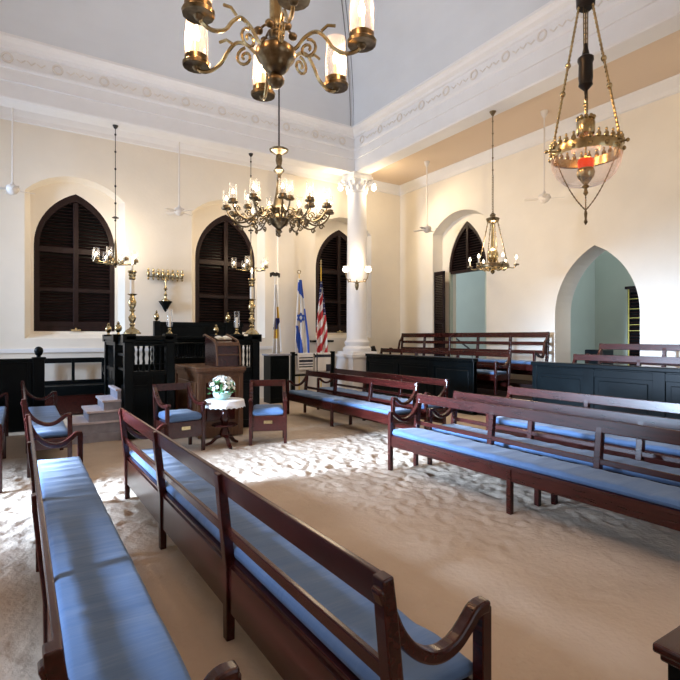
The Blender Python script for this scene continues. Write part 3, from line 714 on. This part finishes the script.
# ------------------------------------------------------------ flags
def flag(x, y, ztop, label, kind):
    root = empty('flag_on_pole', (x, y, 0), label=label, cat='flag', group='flags on poles before the back wall')
    mb = MB(); mb.lathe([(.16,-.02),(.16,.03),(.05,.06),(.03,.12)], n=20); mb.build('pole_base', 'brass', root, smooth=True)
    mb = MB(); mb.tube([(0,0,.05),(0,0,ztop)], .014, 8); mb.build('pole', 'fgold' if kind != 'vi' else 'fwhite', root, smooth=True)
    mb = MB()
    if kind == 'vi':   # eagle topper
        mb.ball((0,0,ztop+.04), .035, 8); 
        for sx in (-1,1): mb.strip([(0,ztop+.03),(sx*.06,ztop+.06),(sx*.11,ztop+.05),(sx*.13,ztop-.03)], [.09,.10,.09,.03], -.012, .012)
        mb.build('eagle_topper', 'iron', root)
    elif kind == 'il': 
        mb.tube([Vector((.05*cos(a), 0, ztop+.06+.05*sin(a))) for a in [k*PI/8 for k in range(17)]], .01, 6); mb.build('ring_finial', 'brass', root)
    else: mb.lathe([(.02,ztop),(.03,ztop+.04),(.012,ztop+.08),(.03,ztop+.14),(.002,ztop+.24)], n=8); mb.build('spear_finial', 'brass', root)
    # draped cloth: folds of a sheet hanging beside the pole
    nu, nv = 44, 60; zt, zb = ztop-{'il':.12,'vi':.22,'us':.40}[kind], {'vi':1.25,'il':1.10,'us':1.12}[kind]
    mats = {'vi':['fwhite','fgold','fnavy'],'il':['fwhite','fblue'],'us':['fwhite','fred','fnavy']}[kind]
    vs = []
    for j in range(nv+1):
        v = j/nv; wid = {'vi':.05+.11*v, 'il':.07+.15*min(1, v*1.3)+.05*v, 'us':.04+.17*min(1, v*1.6)}[kind]
        for i in range(nu+1):
            u = i/nu
            dx = wid*(u-.40)*1.7 if kind != 'us' else wid*(u-.55)*1.7
            dy = -.03-.045*sin(u*PI*4.2+v*1.5)*(0.3+v)
            vs.append((dx+.012*sin(u*17+v*3), dy, zt+(zb-zt)*v-(.07*abs(sin(u*PI*2.1)) if v > .9 else 0)*(v-.9)*10))
    mb = MB(); fs = []; 
    for j in range(nv):
        for i in range(nu):
            u, v = (i+.5)/nu, (j+.5)/nv; k = 0
            if kind == 'us':
                s = (u*4.2+v*9.5+.5*sin(u*6))
                k = 1 if int(s) % 2 == 0 else 0
                if v+.25*u < .27 or (u > .78 and v < .45): k = 2
                if k == 2 and i % 5 in (1, 2) and j % 4 == 1: k = 0
            elif kind == 'il':
                if abs(v-(.10+.10*u)) < .055 or v < .07+.1*u and u > .3 and v > .02: k = 1
                if v > .60 and abs((u-.16)-(v-.60)*1.0) < .16: k = 1
                if u > .90 and v > .38: k = 1
            else:
                if .50 < v < .66 and abs(u-.55+(v-.58)*3) < .38: k = 2
                if .66 < v < .80 and abs(u-.42) < .32: k = 1
                if .34 < v < .50 and u > .62: k = 1
            q = (j*(nu+1)+i, (j+1)*(nu+1)+i, (j+1)*(nu+1)+i+1, j*(nu+1)+i+1); mb.add([], []); mb.f.append(q); mb.mi.append(k)
    mb.v = vs
    cl = mb.build('cloth', mats, root, smooth=True); s_ = cl.modifiers.new('thick', 'SOLIDIFY'); s_.thickness = .004
    if kind == 'il':
        mb = MB(); zc = zt+(zb-zt)*.50
        for f in (0, PI): 
            tri = [Vector((.12*sin(f+2*PI*k/3), -.10, zc+.13*cos(f+2*PI*k/3))) for k in range(4)]
            for k in range(3): mb.beam(tri[k], tri[k+1], .012, .030)
        mb.build('star_emblem', 'fblue', root)
flag(5.77, 12.3, 3.28, 'white flag with gold and navy emblem, leftmost of the poles', 'vi')
flag(6.50, 12.3, 3.38, 'white flag with blue stripes and blue six pointed star', 'il')
flag(7.20, 12.3, 3.62, 'red and white striped flag with starry navy canton on pole', 'us')

# dark cabinet left of the flags and shawl rack under them
cb = empty('side_cabinet', (5.25, 11.45, 0), label='narrow black cabinet with pale top right of the reading platform', cat='cabinet')
mb = MB(); mb.box(0, .52, 0, .42, -.02, 1.18); mb.build('body', 'black', cb, bevel=.008)
mb = MB(); mb.box(.06, .46, -.012, 0, .12, 1.08); mb.build('door', 'black', cb, bevel=.008)
mb = MB(); mb.box(-.04, .56, -.04, .44, 1.18, 1.22); mb.build('pale_top', 'stone', cb, bevel=.006)
rk = empty('shawl_rack', (6.02, 11.75, 0), label='dark wooden rack holding white prayer shawls beside the column', cat='rack')
for x in (0, 1.22):
    mb = MB(); mb.box(x-.05, x+.05, -.05, .05, -.02, 1.26); mb.box(x-.04, x+.04, -.24, .24, -.02, .05); mb.build('post', 'black', rk, bevel=.006)
for z in (1.16, .62, .12):
    mb = MB(); mb.box(0, 1.22, -.02, .02, z, z+.05); mb.build('rail', 'black', rk, bevel=.005)
def shawl(x0, x1, z0, label, vert):
    mb = MB(); nu, nv = 24, 30; vs = []
    y0 = 11.75
    path = [(.03+.01, .80)]
    for j in range(nv+1):
        v = j/nv
        for i in range(nu+1):
            u = i/nu; w = .012*sin(u*16)*min(1, v*2)
            if v < .5: z = 1.225-(.5-v)*2*.55; y = y0+.045+w
            elif v < .56: z = 1.225; y = y0+.045-(v-.5)/.06*.09
            else: z = 1.225-(v-.56)/.44*(1.225-z0); y = y0-.045-w
            vs.append((x0+(x1-x0)*u, y, z))
    mb.v = vs
    for j in range(nv):
        for i in range(nu):
            u, v = (i+.5)/nu, (j+.5)/nv; k = 0
            if not vert and v > .56 and .62 < v < .92 and int(v*24) % 2 == 0 and .1 < u < .95: k = 1
            if vert and (abs(u-.12) < .05 or .6 < v < .66 or (u > .7 and v > .84)) and v > .56: k = 1
            mb.f.append((j*(nu+1)+i, (j+1)*(nu+1)+i, (j+1)*(nu+1)+i+1, j*(nu+1)+i+1)); mb.mi.append(k)
    o = mb.build('prayer_shawl', ['linen','navy'], smooth=True); s_ = o.modifiers.new('thick', 'SOLIDIFY'); s_.thickness = .006
    tag(o, label, 'shawl', 'white prayer shawls over the dark rack')
shawl(6.14, 6.62, .78, 'white shawl with black bands hanging left on the dark rack', False)
shawl(6.66, 7.16, .72, 'white shawl with a looped black border hanging right on rack', True)
# dark shelf below third window, black speaker on pedestal
tag(MB().box(7.05, 7.75, 12.5, 12.69, 1.50, 1.56).build('wall_shelf', 'black', bevel=.005), 'thin dark shelf on the wall beneath the window behind the column', 'shelf')
mb = MB(); mb.obox((8.62, 11.72, 1.27), (.05,.06,.12), Matrix.Rotation(R(-25), 3, 'Y')); tag(mb.build('small_speaker', 'iron', bevel=.01), 'small black tilted box on the column pedestal', 'speaker')

# side table corner, bottom right
tt = empty('side_table', (1.66, .20, 0), label='corner of a dark moulded table at the lower right edge', cat='table')
mb = MB(); mb.box(0, .62, 0, .60, .67, .70); mb.box(.015, .6, .015, .585, .645, .672); mb.build('tabletop', 'mahog', tt, bevel=.008)
mb = MB(); mb.box(.03, .59, .03, .57, .54, .65); mb.build('apron', 'black', tt, bevel=.008)
for x in (.05, .53):
    for y in (.05, .51): MB().box(x, x+.05, y, y+.05, -.03, .55).build('leg', 'mahog', tt, bevel=.004)
# box-like bench end in the arch
tag(MB().box(11.06, 11.5, 6.36, 6.80, .6, 1.36).build('black_bench_end', 'black', bevel=.02), 'small black box-like bench end inside the pointed arch', 'bench end')

# ------------------------------------------------------------ lights fittings
def spiral(c, r0, turns, d, u, n=18, sgn=1, start=0):
    """flat scroll in the plane spanned by d (outward) and z"""
    return [Vector(c)+d*(r0*(1-.8*k/n)*cos(start+sgn*turns*2*PI*k/n))+Vector((0,0,1))*(r0*(1-.8*k/n)*sin(start+sgn*turns*2*PI*k/n)) for k in range(n+1)]
def bez(P, n=8):
    out = []
    for i in range(len(P)-1):
        p0, p1, p2, p3 = [Vector(P[max(0,min(len(P)-1,k))]) for k in (i-1,i,i+1,i+2)]
        for q in range(n):
            t = q/n; out.append(.5*(2*p1+(p2-p0)*t+(2*p0-5*p1+4*p2-p3)*t*t+(3*p1-p0-3*p2+p3)*t**3))
    return out+[Vector(P[-1])]
def lamp_arm(root, path, r, base, glass_h, glass_r, pan_r, candle_h=.12, metal='brass', scroll=None, shade='glass', cr=None):
    """one arm in local x-z, with pan, candle, bulb and glass; returns the arm"""
    mb = MB(); mb.tube(bez(path, 5), r, 6)
    for s_ in (scroll or []): mb.tube(s_, r*.8, 6)
    arm = mb.build('arm', metal, root, smooth=True)
    x, z = base; cr = cr or pan_r*.16
    mb = MB(); mb.lathe([(.006,z-.5*pan_r),(.02*pan_r/.09,z-.42*pan_r),(.3*pan_r,z-.25*pan_r),(.95*pan_r,z-.02),(pan_r,z),(.9*pan_r,z+.008),(.3*pan_r,z+.006)], (x,0,0), 14)
    if glass_r: mb.lathe([(glass_r*1.02,z),(glass_r*1.04,z+.045*glass_r/.075),(glass_r*.97,z+.05*glass_r/.075),(glass_r*.95,z)], (x,0,0), 14)
    mb.build('drip_pan', ['dbrass'], arm, smooth=True)
    mb = MB(); mb.lathe([(cr,z),(cr,z+candle_h)], (x,0,0), 8); mb.build('candle', 'candle', arm, smooth=True)
    mb = MB(); h = .8*candle_h; mb.lathe([(cr*.9,z+candle_h),(cr*1.7,z+candle_h+h*.35),(cr*.9,z+candle_h+h*.65),(cr*.1,z+candle_h+h)], (x,0,0), 8); mb.build('bulb', 'flame', arm, smooth=True)
    if glass_r:
        g = glass_h; mb = MB(); mb.lathe([(glass_r*.95,z+.01),(glass_r,z+g*.1),(glass_r*1.02,z+g*.5),(glass_r*.9,z+g*.85),(glass_r*.95,z+g)], (x,0,0), 16, cap=False); mb.build('glass_shade', shade, arm, smooth=True)
    return arm
def ring_of(root, arm, angs, zoff=0):
    tree = {}
    for c in list(COL.objects):
        if c.parent: tree.setdefault(c.parent.name, []).append(c)
    arm.rotation_euler.z = angs[0]
    for a in angs[1:]:
        c = copy_tree(arm, root, tree); c.rotation_euler.z = a
def warm(loc, e, r=.12, col=(1,.74,.46)):
    l = bpy.data.lights.new('lamp_light', 'POINT'); l.energy = e; l.color = col; l.shadow_soft_size = r
    o = bpy.data.objects.new('lamp_light', l); COL.objects.link(o); o.location = loc
# near chandelier (six hurricane shades)
nx_, ny_ = 1.375, 2.918; zc = 3.455
nc = empty('six_arm_chandelier', (nx_, ny_, zc), label='nearest large brass chandelier with tall glass shades at the top', cat='chandelier')
mb = MB(); mb.lathe([(.004,-.225),(.03,-.215),(.052,-.19),(.056,-.17),(.045,-.15),(.03,-.135),(.06,-.12),(.085,-.09),(.095,-.06),(.115,-.045),(.128,-.015),(.125,.015),(.10,.035),(.09,.045),(.06,.06),(.045,.09),(.05,.12),(.03,.14),(.035,.17)], n=24); mb.build('body', 'dbrass', nc, smooth=True)
mb = MB(); mb.lathe([(.035,.16),(.045,.18),(.040,.22),(.042,.62),(.055,.64),(.05,.68),(.02,.72),(.02,.9),(.012,.95)], n=16); mb.build('stem', 'brass', nc, smooth=True)
mb = MB(); mb.tube([(0,0,.9),(0,0,vz(nx_,ny_)-zc)], .012, 6); mb.build('rod', 'dbrass', nc)
for k in range(6):
    a = R(44.5+60*k); d = Vector((cos(a), sin(a), 0))
    mb = MB(); mb.tube(bez([(0,0,.15), tuple(d*.06+Vector((0,0,.17))), tuple(d*.10+Vector((0,0,.14)))],4), [.008]*8+[.008], 5); mb.ball(tuple(d*.11+Vector((0,0,.125))), .03, 8, .8); mb.build('leaf_boss', 'dbrass', nc, smooth=True)
dX = Vector((1,0,0))
arm = lamp_arm(nc, [(.10,0,.0),(.14,0,.02),(.20,0,.08),(.27,0,.10),(.33,0,.05),(.38,0,-.02),(.46,0,-.06),(.53,0,-.05),(.555,0,-.01)], .012, (.555,0.0), .33, .074, .092, .15, scroll=[spiral((.21,0,.0), .062, 1.4, dX, None, sgn=-1, start=1.6), [Vector((.30,0,.10)),Vector((.34,0,.13)),Vector((.39,0,.12))]])
ring_of(nc, arm, [R(14.5+60*k) for k in range(6)])
# central chandelier
cc = empty('many_armed_chandelier', (3.16, 6.6, 3.36), label='wide brass chandelier with many lit glass chimneys at mid height', cat='chandelier')
mb = MB(); mb.lathe([(.004,-.27),(.03,-.25),(.02,-.22),(.05,-.19),(.03,-.16),(.06,-.13),(.12,-.08),(.15,-.02),(.13,.03),(.08,.07),(.10,.10),(.11,.14),(.08,.20),(.055,.34),(.035,.50),(.03,.62),(.055,.66),(.08,.69),(.06,.72),(.035,.76),(.05,.84),(.04,.92),(.13,.965),(.14,.99),(.13,1.0),(.02,1.0)], n=20); mb.build('body', 'dbrass', cc, smooth=True)
mb = MB(); mb.tube([(0,0,1.0),(0,0,vz(3.16,6.6)-3.36)], .012, 6); mb.build('rod', 'iron', cc)
arm = lamp_arm(cc, [(.12,0,-.02),(.20,0,.07),(.30,0,.08),(.40,0,-.02),(.52,0,-.08),(.64,0,-.05),(.72,0,.04),(.74,0,.10)], .013, (.74,.12), .24, .052, .07, .10, metal='dbrass', scroll=[spiral((.25,0,-.02), .055, 1.3, dX, None), spiral((.50,0,-.0), .055, 1.3, dX, None), spiral((.38,0,-.10), .045, 1.2, dX, None), spiral((.62,0,-.10), .04, 1.2, dX, None), spiral((.66,0,.04), .04, 1.2, dX, None)], cr=.013)
ring_of(cc, arm, [R(8+30*k) for k in range(12)])
arm = lamp_arm(cc, [(.08,0,.08),(.16,0,.16),(.26,0,.10),(.36,0,.04),(.44,0,.10),(.46,0,.16)], .012, (.46,.18), .24, .05, .065, .10, metal='dbrass', scroll=[spiral((.24,0,.05), .045, 1.3, dX, None)], cr=.013)
ring_of(cc, arm, [R(23+60*k) for k in range(6)])
# small glass shade chandeliers by the back wall
def small_ch(loc, label, ztop, n_=8, rad=.42):
    t = empty('small_chandelier', loc, label=label, cat='chandelier', group='small chandeliers hung from the beam over the platform')
    H = ztop-loc[2]
    mb = MB(); mb.lathe([(.004,-.14),(.03,-.12),(.02,-.09),(.05,-.06),(.06,-.02),(.035,.03),(.04,.10),(.028,.30),(.02,.42),(.012,.50)], n=14); mb.build('body', 'dbrass', t, smooth=True)
    mb = MB(); mb.tube([(0,0,.45),(0,0,H-.03)], .008, 6)
    for k in range(6): mb.ball((0,0,.9+k*(H-1.1)/5), .022, 8, 1.3)
    mb.lathe([(.07,.95),(.075,.96),(.02,.99)], n=10); mb.build('rod', 'iron', t, smooth=True)
    mb = MB(); mb.lathe([(.01,H-.08),(.04,H-.05),(.06,H),(.06,H+.01)], n=12); mb.build('ceiling_rose', 'iron', t, smooth=True)
    arm = lamp_arm(t, [(.04,0,-.02),(.12,0,-.06),(.22,0,-.05),(rad-.06,0,-.03),(rad,0,.0)], .010, (rad,.01), .24, .06, .065, .09, scroll=[spiral((.14,0,-.0), .04, 1.2, dX, None)], cr=.014)
    ring_of(t, arm, [R(20+360/n_*k) for k in range(n_)])
small_ch((1.77, CY, 3.30), 'small glass shaded chandelier in front of the leftmost shuttered window', BZ)
small_ch((4.93, CY, 3.38), 'small glass shaded chandelier beside the second window above the right candlestick', BZ, 5, .42)
# chain hung chandelier in the right aisle
t = empty('chain_hung_chandelier', (8.2, 7.03, 3.08), label='open candle chandelier on chains between the doorway and the arch', cat='chandelier')
H = BZ-3.08
mb = MB(); mb.lathe([(.01,H-.10),(.04,H-.05),(.07,H),(.07,H+.01)], n=12); mb.build('ceiling_rose', 'dbrass', t)
mb = MB(); mb.tube([(0,0,1.9),(0,0,H-.05)], .010, 6)
for k in range(5): mb.ball((0,0,2.0+k*.25), .02, 8)
for k in range(16): mb.tube([Vector((.02*cos(q)*(k%2), .02*cos(q)*(1-k%2), 1.12+k*.05+.032*sin(q))) for q in [i*PI/4 for i in range(9)]], .006, 5)
mb.build('chain', 'dbrass', t)
mb = MB(); mb.lathe([(.05,.90),(.12,.94),(.14,1.0),(.05,1.04),(.06,1.08),(.02,1.12)], n=12); mb.build('crown', 'dbrass', t, smooth=True)
for k in range(4):
    a = R(20+90*k); d = Vector((cos(a), sin(a), 0)); mb = MB(); mb.tube([tuple(d*.10+Vector((0,0,.95))), tuple(d*.30+Vector((0,0,.06)))], .010, 5)
    for q in range(9): mb.ball(tuple(d*(.10+.20*q/9)+Vector((0,0,.95-.89*q/9))), .017, 6)
    mb.build('hanging_chain', 'dbrass', t, smooth=True)
mb = MB(); mb.lathe([(.004,-.14),(.03,-.12),(.05,-.09),(.03,-.06),(.09,-.04),(.10,0),(.05,.03),(.04,.08),(.09,.14),(.12,.22),(.11,.30),(.06,.36),(.04,.42),(.02,.95)], n=16); mb.build('gilt_vase', 'brass', t, smooth=True)
mb = MB(); mb.lathe([(.28,-.01),(.32,-.02),(.33,.02),(.32,.06),(.28,-.01)], n=24, cap=False); mb.build('hoop', 'dbrass', t, smooth=True)
arm = lamp_arm(t, [(.08,0,.0),(.18,0,-.05),(.30,0,-.02),(.40,0,-.03),(.46,0,.02)], .012, (.46,.04), 0, 0, .055, .11, cr=.016, scroll=[spiral((.20,0,.01), .04, 1.2, dX, None)])
ring_of(t, arm, [R(5+60*k) for k in range(6)])
# large hanging oil lamp with glass bowl
lx, ly = 3.34, 2.02; lz = 2.93
hl = empty('hanging_oil_lamp', (lx-.02, ly+.012, lz), label='large hanging oil lamp with glass bowl and red light, upper right', cat='hanging lamp')
mb = MB(); mb.lathe([(.05,1.0),(.07,1.02),(.075,1.10),(.06,1.12),(.075,1.14),(.07,1.2),(.03,1.26),(.015,1.32)], n=16); mb.tube([(0,0,1.3),(0,0,vz(lx,ly)-lz)], .010, 6); mb.build('canopy', 'iron', hl, smooth=True)
for k in range(3):
    a = R(-32.5+180+120*k+4); d = Vector((cos(a), sin(a), 0)); p0 = d*.055+Vector((0,0,1.02)); p1 = d*.275+Vector((0,0,.02))
    mb = MB(); mb.tube([p0, p1], .009, 6)
    for q in range(30): c = p0.lerp(p1, (q+.5)/30); mb.ball(c, .0115, 6, .9)
    for q in (.42, .62): mb.ball(p0.lerp(p1, q), .022, 8)
    mb.ball(d*.33+Vector((0,0,.0)), .014, 6); mb.tube([d*.25, d*.33], .007, 5)
    mb.build('twisted_rod', 'brass', hl, smooth=True)
    mb = MB(); p0 = d*.27-Vector((0,0,.02)); p1 = Vector((0,0,-.40)); mb.tube([p0.lerp(p1, q/8)+Vector((0,0,-.05*sin(PI*q/8))) for q in range(9)], .004, 5)
    for q in range(14): mb.ball(p0.lerp(p1, q/14)+Vector((0,0,-.05*sin(PI*q/14))), .007, 5)
    mb.build('lower_chain', 'dbrass', hl, smooth=True)
for dx_ in (-.03, .0, .03):
    mb = MB(); mb.tube([(dx_,0,1.03),(dx_*.8,0,.68 if dx_ != .03 else .25)], .005, 5); mb.build('pulley_cord', 'dbrass', hl)
mb = MB(); mb.lathe([(.008,.38),(.012,.43),(.04,.455),(.055,.47),(.05,.49),(.055,.52),(.052,.62),(.062,.64),(.06,.66),(.03,.68),(.01,.76)], n=14); mb.build('counterweight', 'iron', hl, smooth=True)
mb = MB(); mb.lathe([(.065,.13),(.07,.14),(.07,.21),(.065,.22),(.05,.24)], n=18, cap=False)
for k in range(10): a = 2*PI*k/10; mb.ball((.06*cos(a), .06*sin(a), .24), .016, 6)
mb.build('smoke_cap', 'brass', hl, smooth=True)
mb = MB(); mb.lathe([(.25,-.03),(.265,-.035),(.272,.0),(.265,.035),(.25,.03),(.25,-.03)], n=36, cap=False)
for k in range(28):
    a = 2*PI*k/28; c = Vector((.262*cos(a), .262*sin(a), .045)); mb.ball(c, .018, 6, 1.2); mb.ball(c+Vector((0,0,.03)), .010, 5, 1.4)
    if k % 2: mb.ball((.27*cos(a), .27*sin(a), -.01), .016, 6)
mb.build('pierced_ring', 'brass', hl, smooth=True)
mb = MB(); mb.lathe([(.255,.0),(.262,-.04),(.25,-.10),(.215,-.16),(.16,-.205),(.09,-.225),(.04,-.23)], n=32, cap=False); mb.build('glass_bowl', 'bowl', hl, smooth=True)
mb = MB(); mb.lathe([(.10,.0),(.11,.03),(.09,.08),(.055,.12),(.05,.14)], n=24, cap=False); mb.build('glass_chimney', 'glass', hl, smooth=True)
mb = MB(); mb.lathe([(.004,-.30),(.02,-.28),(.01,-.25),(.03,-.235),(.015,-.22),(.035,-.20),(.06,-.17),(.07,-.14),(.06,-.11),(.03,-.10)], n=18); mb.build('oil_font', 'brass', hl, smooth=True)
mb = MB(); mb.lathe([(.04,-.12),(.055,-.10),(.06,-.07),(.055,-.045)], n=18, cap=False); mb.build('red_glass', 'red', hl, smooth=True)
mb = MB(); mb.lathe([(.02,-.10),(.03,-.07),(.02,-.04),(.004,-.02)], n=10); mb.build('flame', 'amber', hl, smooth=True)
mb = MB(); mb.lathe([(.008,-.40),(.014,-.42),(.008,-.46),(.016,-.48),(.004,-.50)], n=8); mb.build('drop_pendant', 'dbrass', hl)
hl.scale = (.86, .86, 1)
# column sconce
sc_ = empty('two_arm_sconce', (7.94, 11.59, 3.05), label='two armed brass wall light with opal shades on the white column', cat='wall light')
nrm = Vector((-.5373, -.8434, 0)); rt_ = Vector((.8434, -.5373, 0))
mb = MB(); mb.lathe([(.004,-.10),(.03,-.08),(.05,-.02),(.06,.05),(.04,.12),(.02,.17),(.004,.2)], tuple(nrm*.02), 12); mb.build('back_plate', 'dbrass', sc_, smooth=True)
for sx in (-1, 1):
    f = lambda a, z, o=.05: tuple(rt_*sx*a+nrm*o+Vector((0,0,z)))
    mb = MB(); mb.tube(bez([f(.0,.05,.03), f(.06,.12,.10), f(.15,.13,.12), f(.23,.15,.12), f(.29,.24,.12), f(.31,.36,.12)], 5), .014, 6); mb.tube(bez([f(.22,.10,.12), f(.25,.18,.12), f(.19,.20,.12), f(.18,.15,.12)], 5), .010, 5)
    a = mb.build('arm', 'dbrass', sc_, smooth=True)
    mb = MB(); mb.lathe([(.03,.36),(.045,.38),(.03,.40)], (rt_*sx*.31+nrm*.12)[:2]+(0,), 10); mb.build('shade_holder', 'brass', a)
    mb = MB(); mb.lathe([(.035,.39),(.07,.41),(.09,.45),(.085,.50),(.06,.53),(.075,.55)], (rt_*sx*.31+nrm*.12)[:2]+(0,), 14, cap=False); mb.build('opal_shade', 'opal', a, smooth=True)
for k, (sx, nm) in enumerate(((-1, 'left'), (1, 'right'))):
    c = Vector((CX, CY, 5.90))+rt_*sx*.47+nrm*.14
    t = empty('capital_floodlight', c, label=f'small lit floodlight on the {nm} side of the column capital', cat='floodlight', group='floodlights on the column capital')
    mb = MB(); mb.tube([tuple(-rt_*sx*.17+Vector((0,0,.10))), (0,0,.08)], .02, 6); mb.lathe([(.03,.06),(.06,.09),(.05,.14),(.02,.16)], n=12); mb.build('bracket', 'white', t)
    mb = MB(); mb.lathe([(.01,-.10),(.055,-.07),(.075,-.01),(.055,.04),(.03,.08)], n=14); mb.build('bulb', 'opal', t, smooth=True)
# ceiling fans
def fan(x, y, label, rz):
    t = empty('ceiling_fan', (x, y, 4.62), rz, label=label, cat='ceiling fan', group='white ceiling fans on long rods')
    H = AC-4.62
    mb = MB(); mb.tube([(0,0,.1),(0,0,H)], .016, 8); mb.lathe([(.03,H-.14),(.07,H-.06),(.08,H)], n=14); mb.build('down_rod', 'fansw', t, smooth=True)
    mb = MB(); mb.lathe([(.02,-.09),(.07,-.07),(.11,-.02),(.13,.03),(.11,.08),(.04,.11),(.02,.16)], n=20); mb.build('motor', 'fansw', t, smooth=True)
    for k in range(4):
        a = PI/2*k; q = Matrix.Rotation(a, 3, 'Z')@Matrix.Rotation(R(10), 3, 'X'); c = Matrix.Rotation(a, 3, 'Z')@Vector((.27,0,.0))
        mb = MB(); mb.obox(c, (.13,.05,.004), q); c2_ = Matrix.Rotation(a, 3, 'Z')@Vector((.14,0,0)); mb.obox(c2_, (.06,.018,.005), q); mb.build('blade', 'fansw', t)
    return t
fan(3.17, 11.98+.0, 'ceiling fan between the left and middle shuttered windows', .3) if 0 else None
fan(3.2, 12.38-.25, 'ceiling fan above the wall candelabrum', .5); fan(-.12, 12.13, 'ceiling fan at the far left edge of the back aisle', .2)
fan(9.5, 10.44, 'ceiling fan hanging in front of the right doorway', .4); fan(9.5, 6.75, 'ceiling fan hanging over the pointed arch, behind the oil lamp', .7)

# ------------------------------------------------------------ light
def area(name, loc, rot, sx, sy, e, col):
    l = bpy.data.lights.new(name, 'AREA'); l.shape = 'RECTANGLE'; l.size = sx; l.size_y = sy; l.energy = e; l.color = col
    o = bpy.data.objects.new(name, l); COL.objects.link(o); o.location = loc; o.rotation_euler = rot
    return o
def aim(o, target): o.rotation_euler = (Vector(target)-o.location).to_track_quat('-Z', 'Y').to_euler()
DAY = (.55,.73,1)
def spread(o, d): o.data.spread = R(d); return o
def spot(loc, tgt, e, ang, col, r_=.06, blend=.8):
    l = bpy.data.lights.new('flood_fill_spot', 'SPOT'); l.energy = e; l.color = col; l.shadow_soft_size = r_; l.spot_size = R(ang); l.spot_blend = blend
    o = bpy.data.objects.new('flood_fill_spot', l); COL.objects.link(o); o.location = loc; aim(o, tgt)
o = spread(area('day_door', (LX-.1, 6.7, 2.0), (0,0,0), 1.4, 2.2, 400, DAY), 34); aim(o, (4.5, 5.5, .0))
o = spread(area('day_window', (LX-.1, 2.4, 3.2), (0,0,0), .5, .9, 15, DAY), 26); aim(o, (.35, 2.5, .5))
o = spread(area('day_window', (LX-.1, 10.6, 3.3), (0,0,0), 1.5, 2.6, 320, DAY), 110); aim(o, (2, 12.7, 1.2))
for k in range(6):
    a = R(14.5+60*k); warm((nx_+.68*cos(a), ny_+.68*sin(a), zc+.2), 21, .03, (1,.54,.25))
spot((nx_, ny_, 3.95), (nx_, ny_, 9), 90, 150, (1,.93,.88), .3)  # added up-spot inside the chandelier to brighten the vault
warm((3.16, 6.6, 3.95), 105, .4, (1,.78,.52))
spot((3.16, 6.6, 3.95), (3.16, 6.6, 9), 470, 155, (.97,.95,1), .5)  # added vault fill, aimed up from the central chandelier
warm((1.77, CY, 3.85), 46, .2, (1,.80,.56)); warm((4.93, CY, 3.85), 46, .2, (1,.76,.48))
warm((8.2, 7.03, 3.55), 105, .2, (1,.76,.50))
warm((lx, ly, lz+.0), 1.5, .03, (1,.4,.15))
c = Vector((7.94, 11.59, 3.75))+nrm*.2
warm(tuple(c), 22, .1)
for sx in (-1, 1): warm(tuple(Vector((CX, CY, 5.78))+rt_*sx*.62+nrm*.2), 26, .06, (1,.80,.52))
spot((8.75, 11.5, 5.85), (10.4, 9.2, 3.2), 170, 130, (1,.80,.52)); spot((8.75, 1.5, 5.85), (10.4, 5.0, 3.2), 190, 130, (1,.82,.58))  # second one: added flood on an unseen column, brightening the right wall
spot((7.6, 12.1, 5.85), (5.5, 12.7, 4.2), 50, 120, (1,.80,.52))
W = bpy.data.worlds.new('world'); S.world = W; W.use_nodes = True
bg = W.node_tree.nodes['Background']; bg.inputs[0].default_value = (.80,.88,1,1); bg.inputs[1].default_value = 1.4

# ------------------------------------------------------------ camera
cam = bpy.data.cameras.new('camera'); co_ = bpy.data.objects.new('camera', cam); COL.objects.link(co_)
cam.sensor_width = 36; cam.lens = 36*503/680; co_.location = (0, 0, 1.65); co_.rotation_euler = (PI/2, 0, R(-32.5))
cam.shift_y = -3/680; cam.clip_end = 100; cam.clip_start = .05
S.camera = co_
S.view_settings.view_transform = 'Standard'; S.view_settings.look = 'None'; S.view_settings.gamma = 1; S.view_settings.use_curve_mapping = False
S.view_settings.exposure = 0.0
S.cycles.max_bounces = 8; S.cycles.transparent_max_bounces = 24; S.cycles.caustics_reflective = False; S.cycles.caustics_refractive = False; S.cycles.sample_clamp_indirect = 4
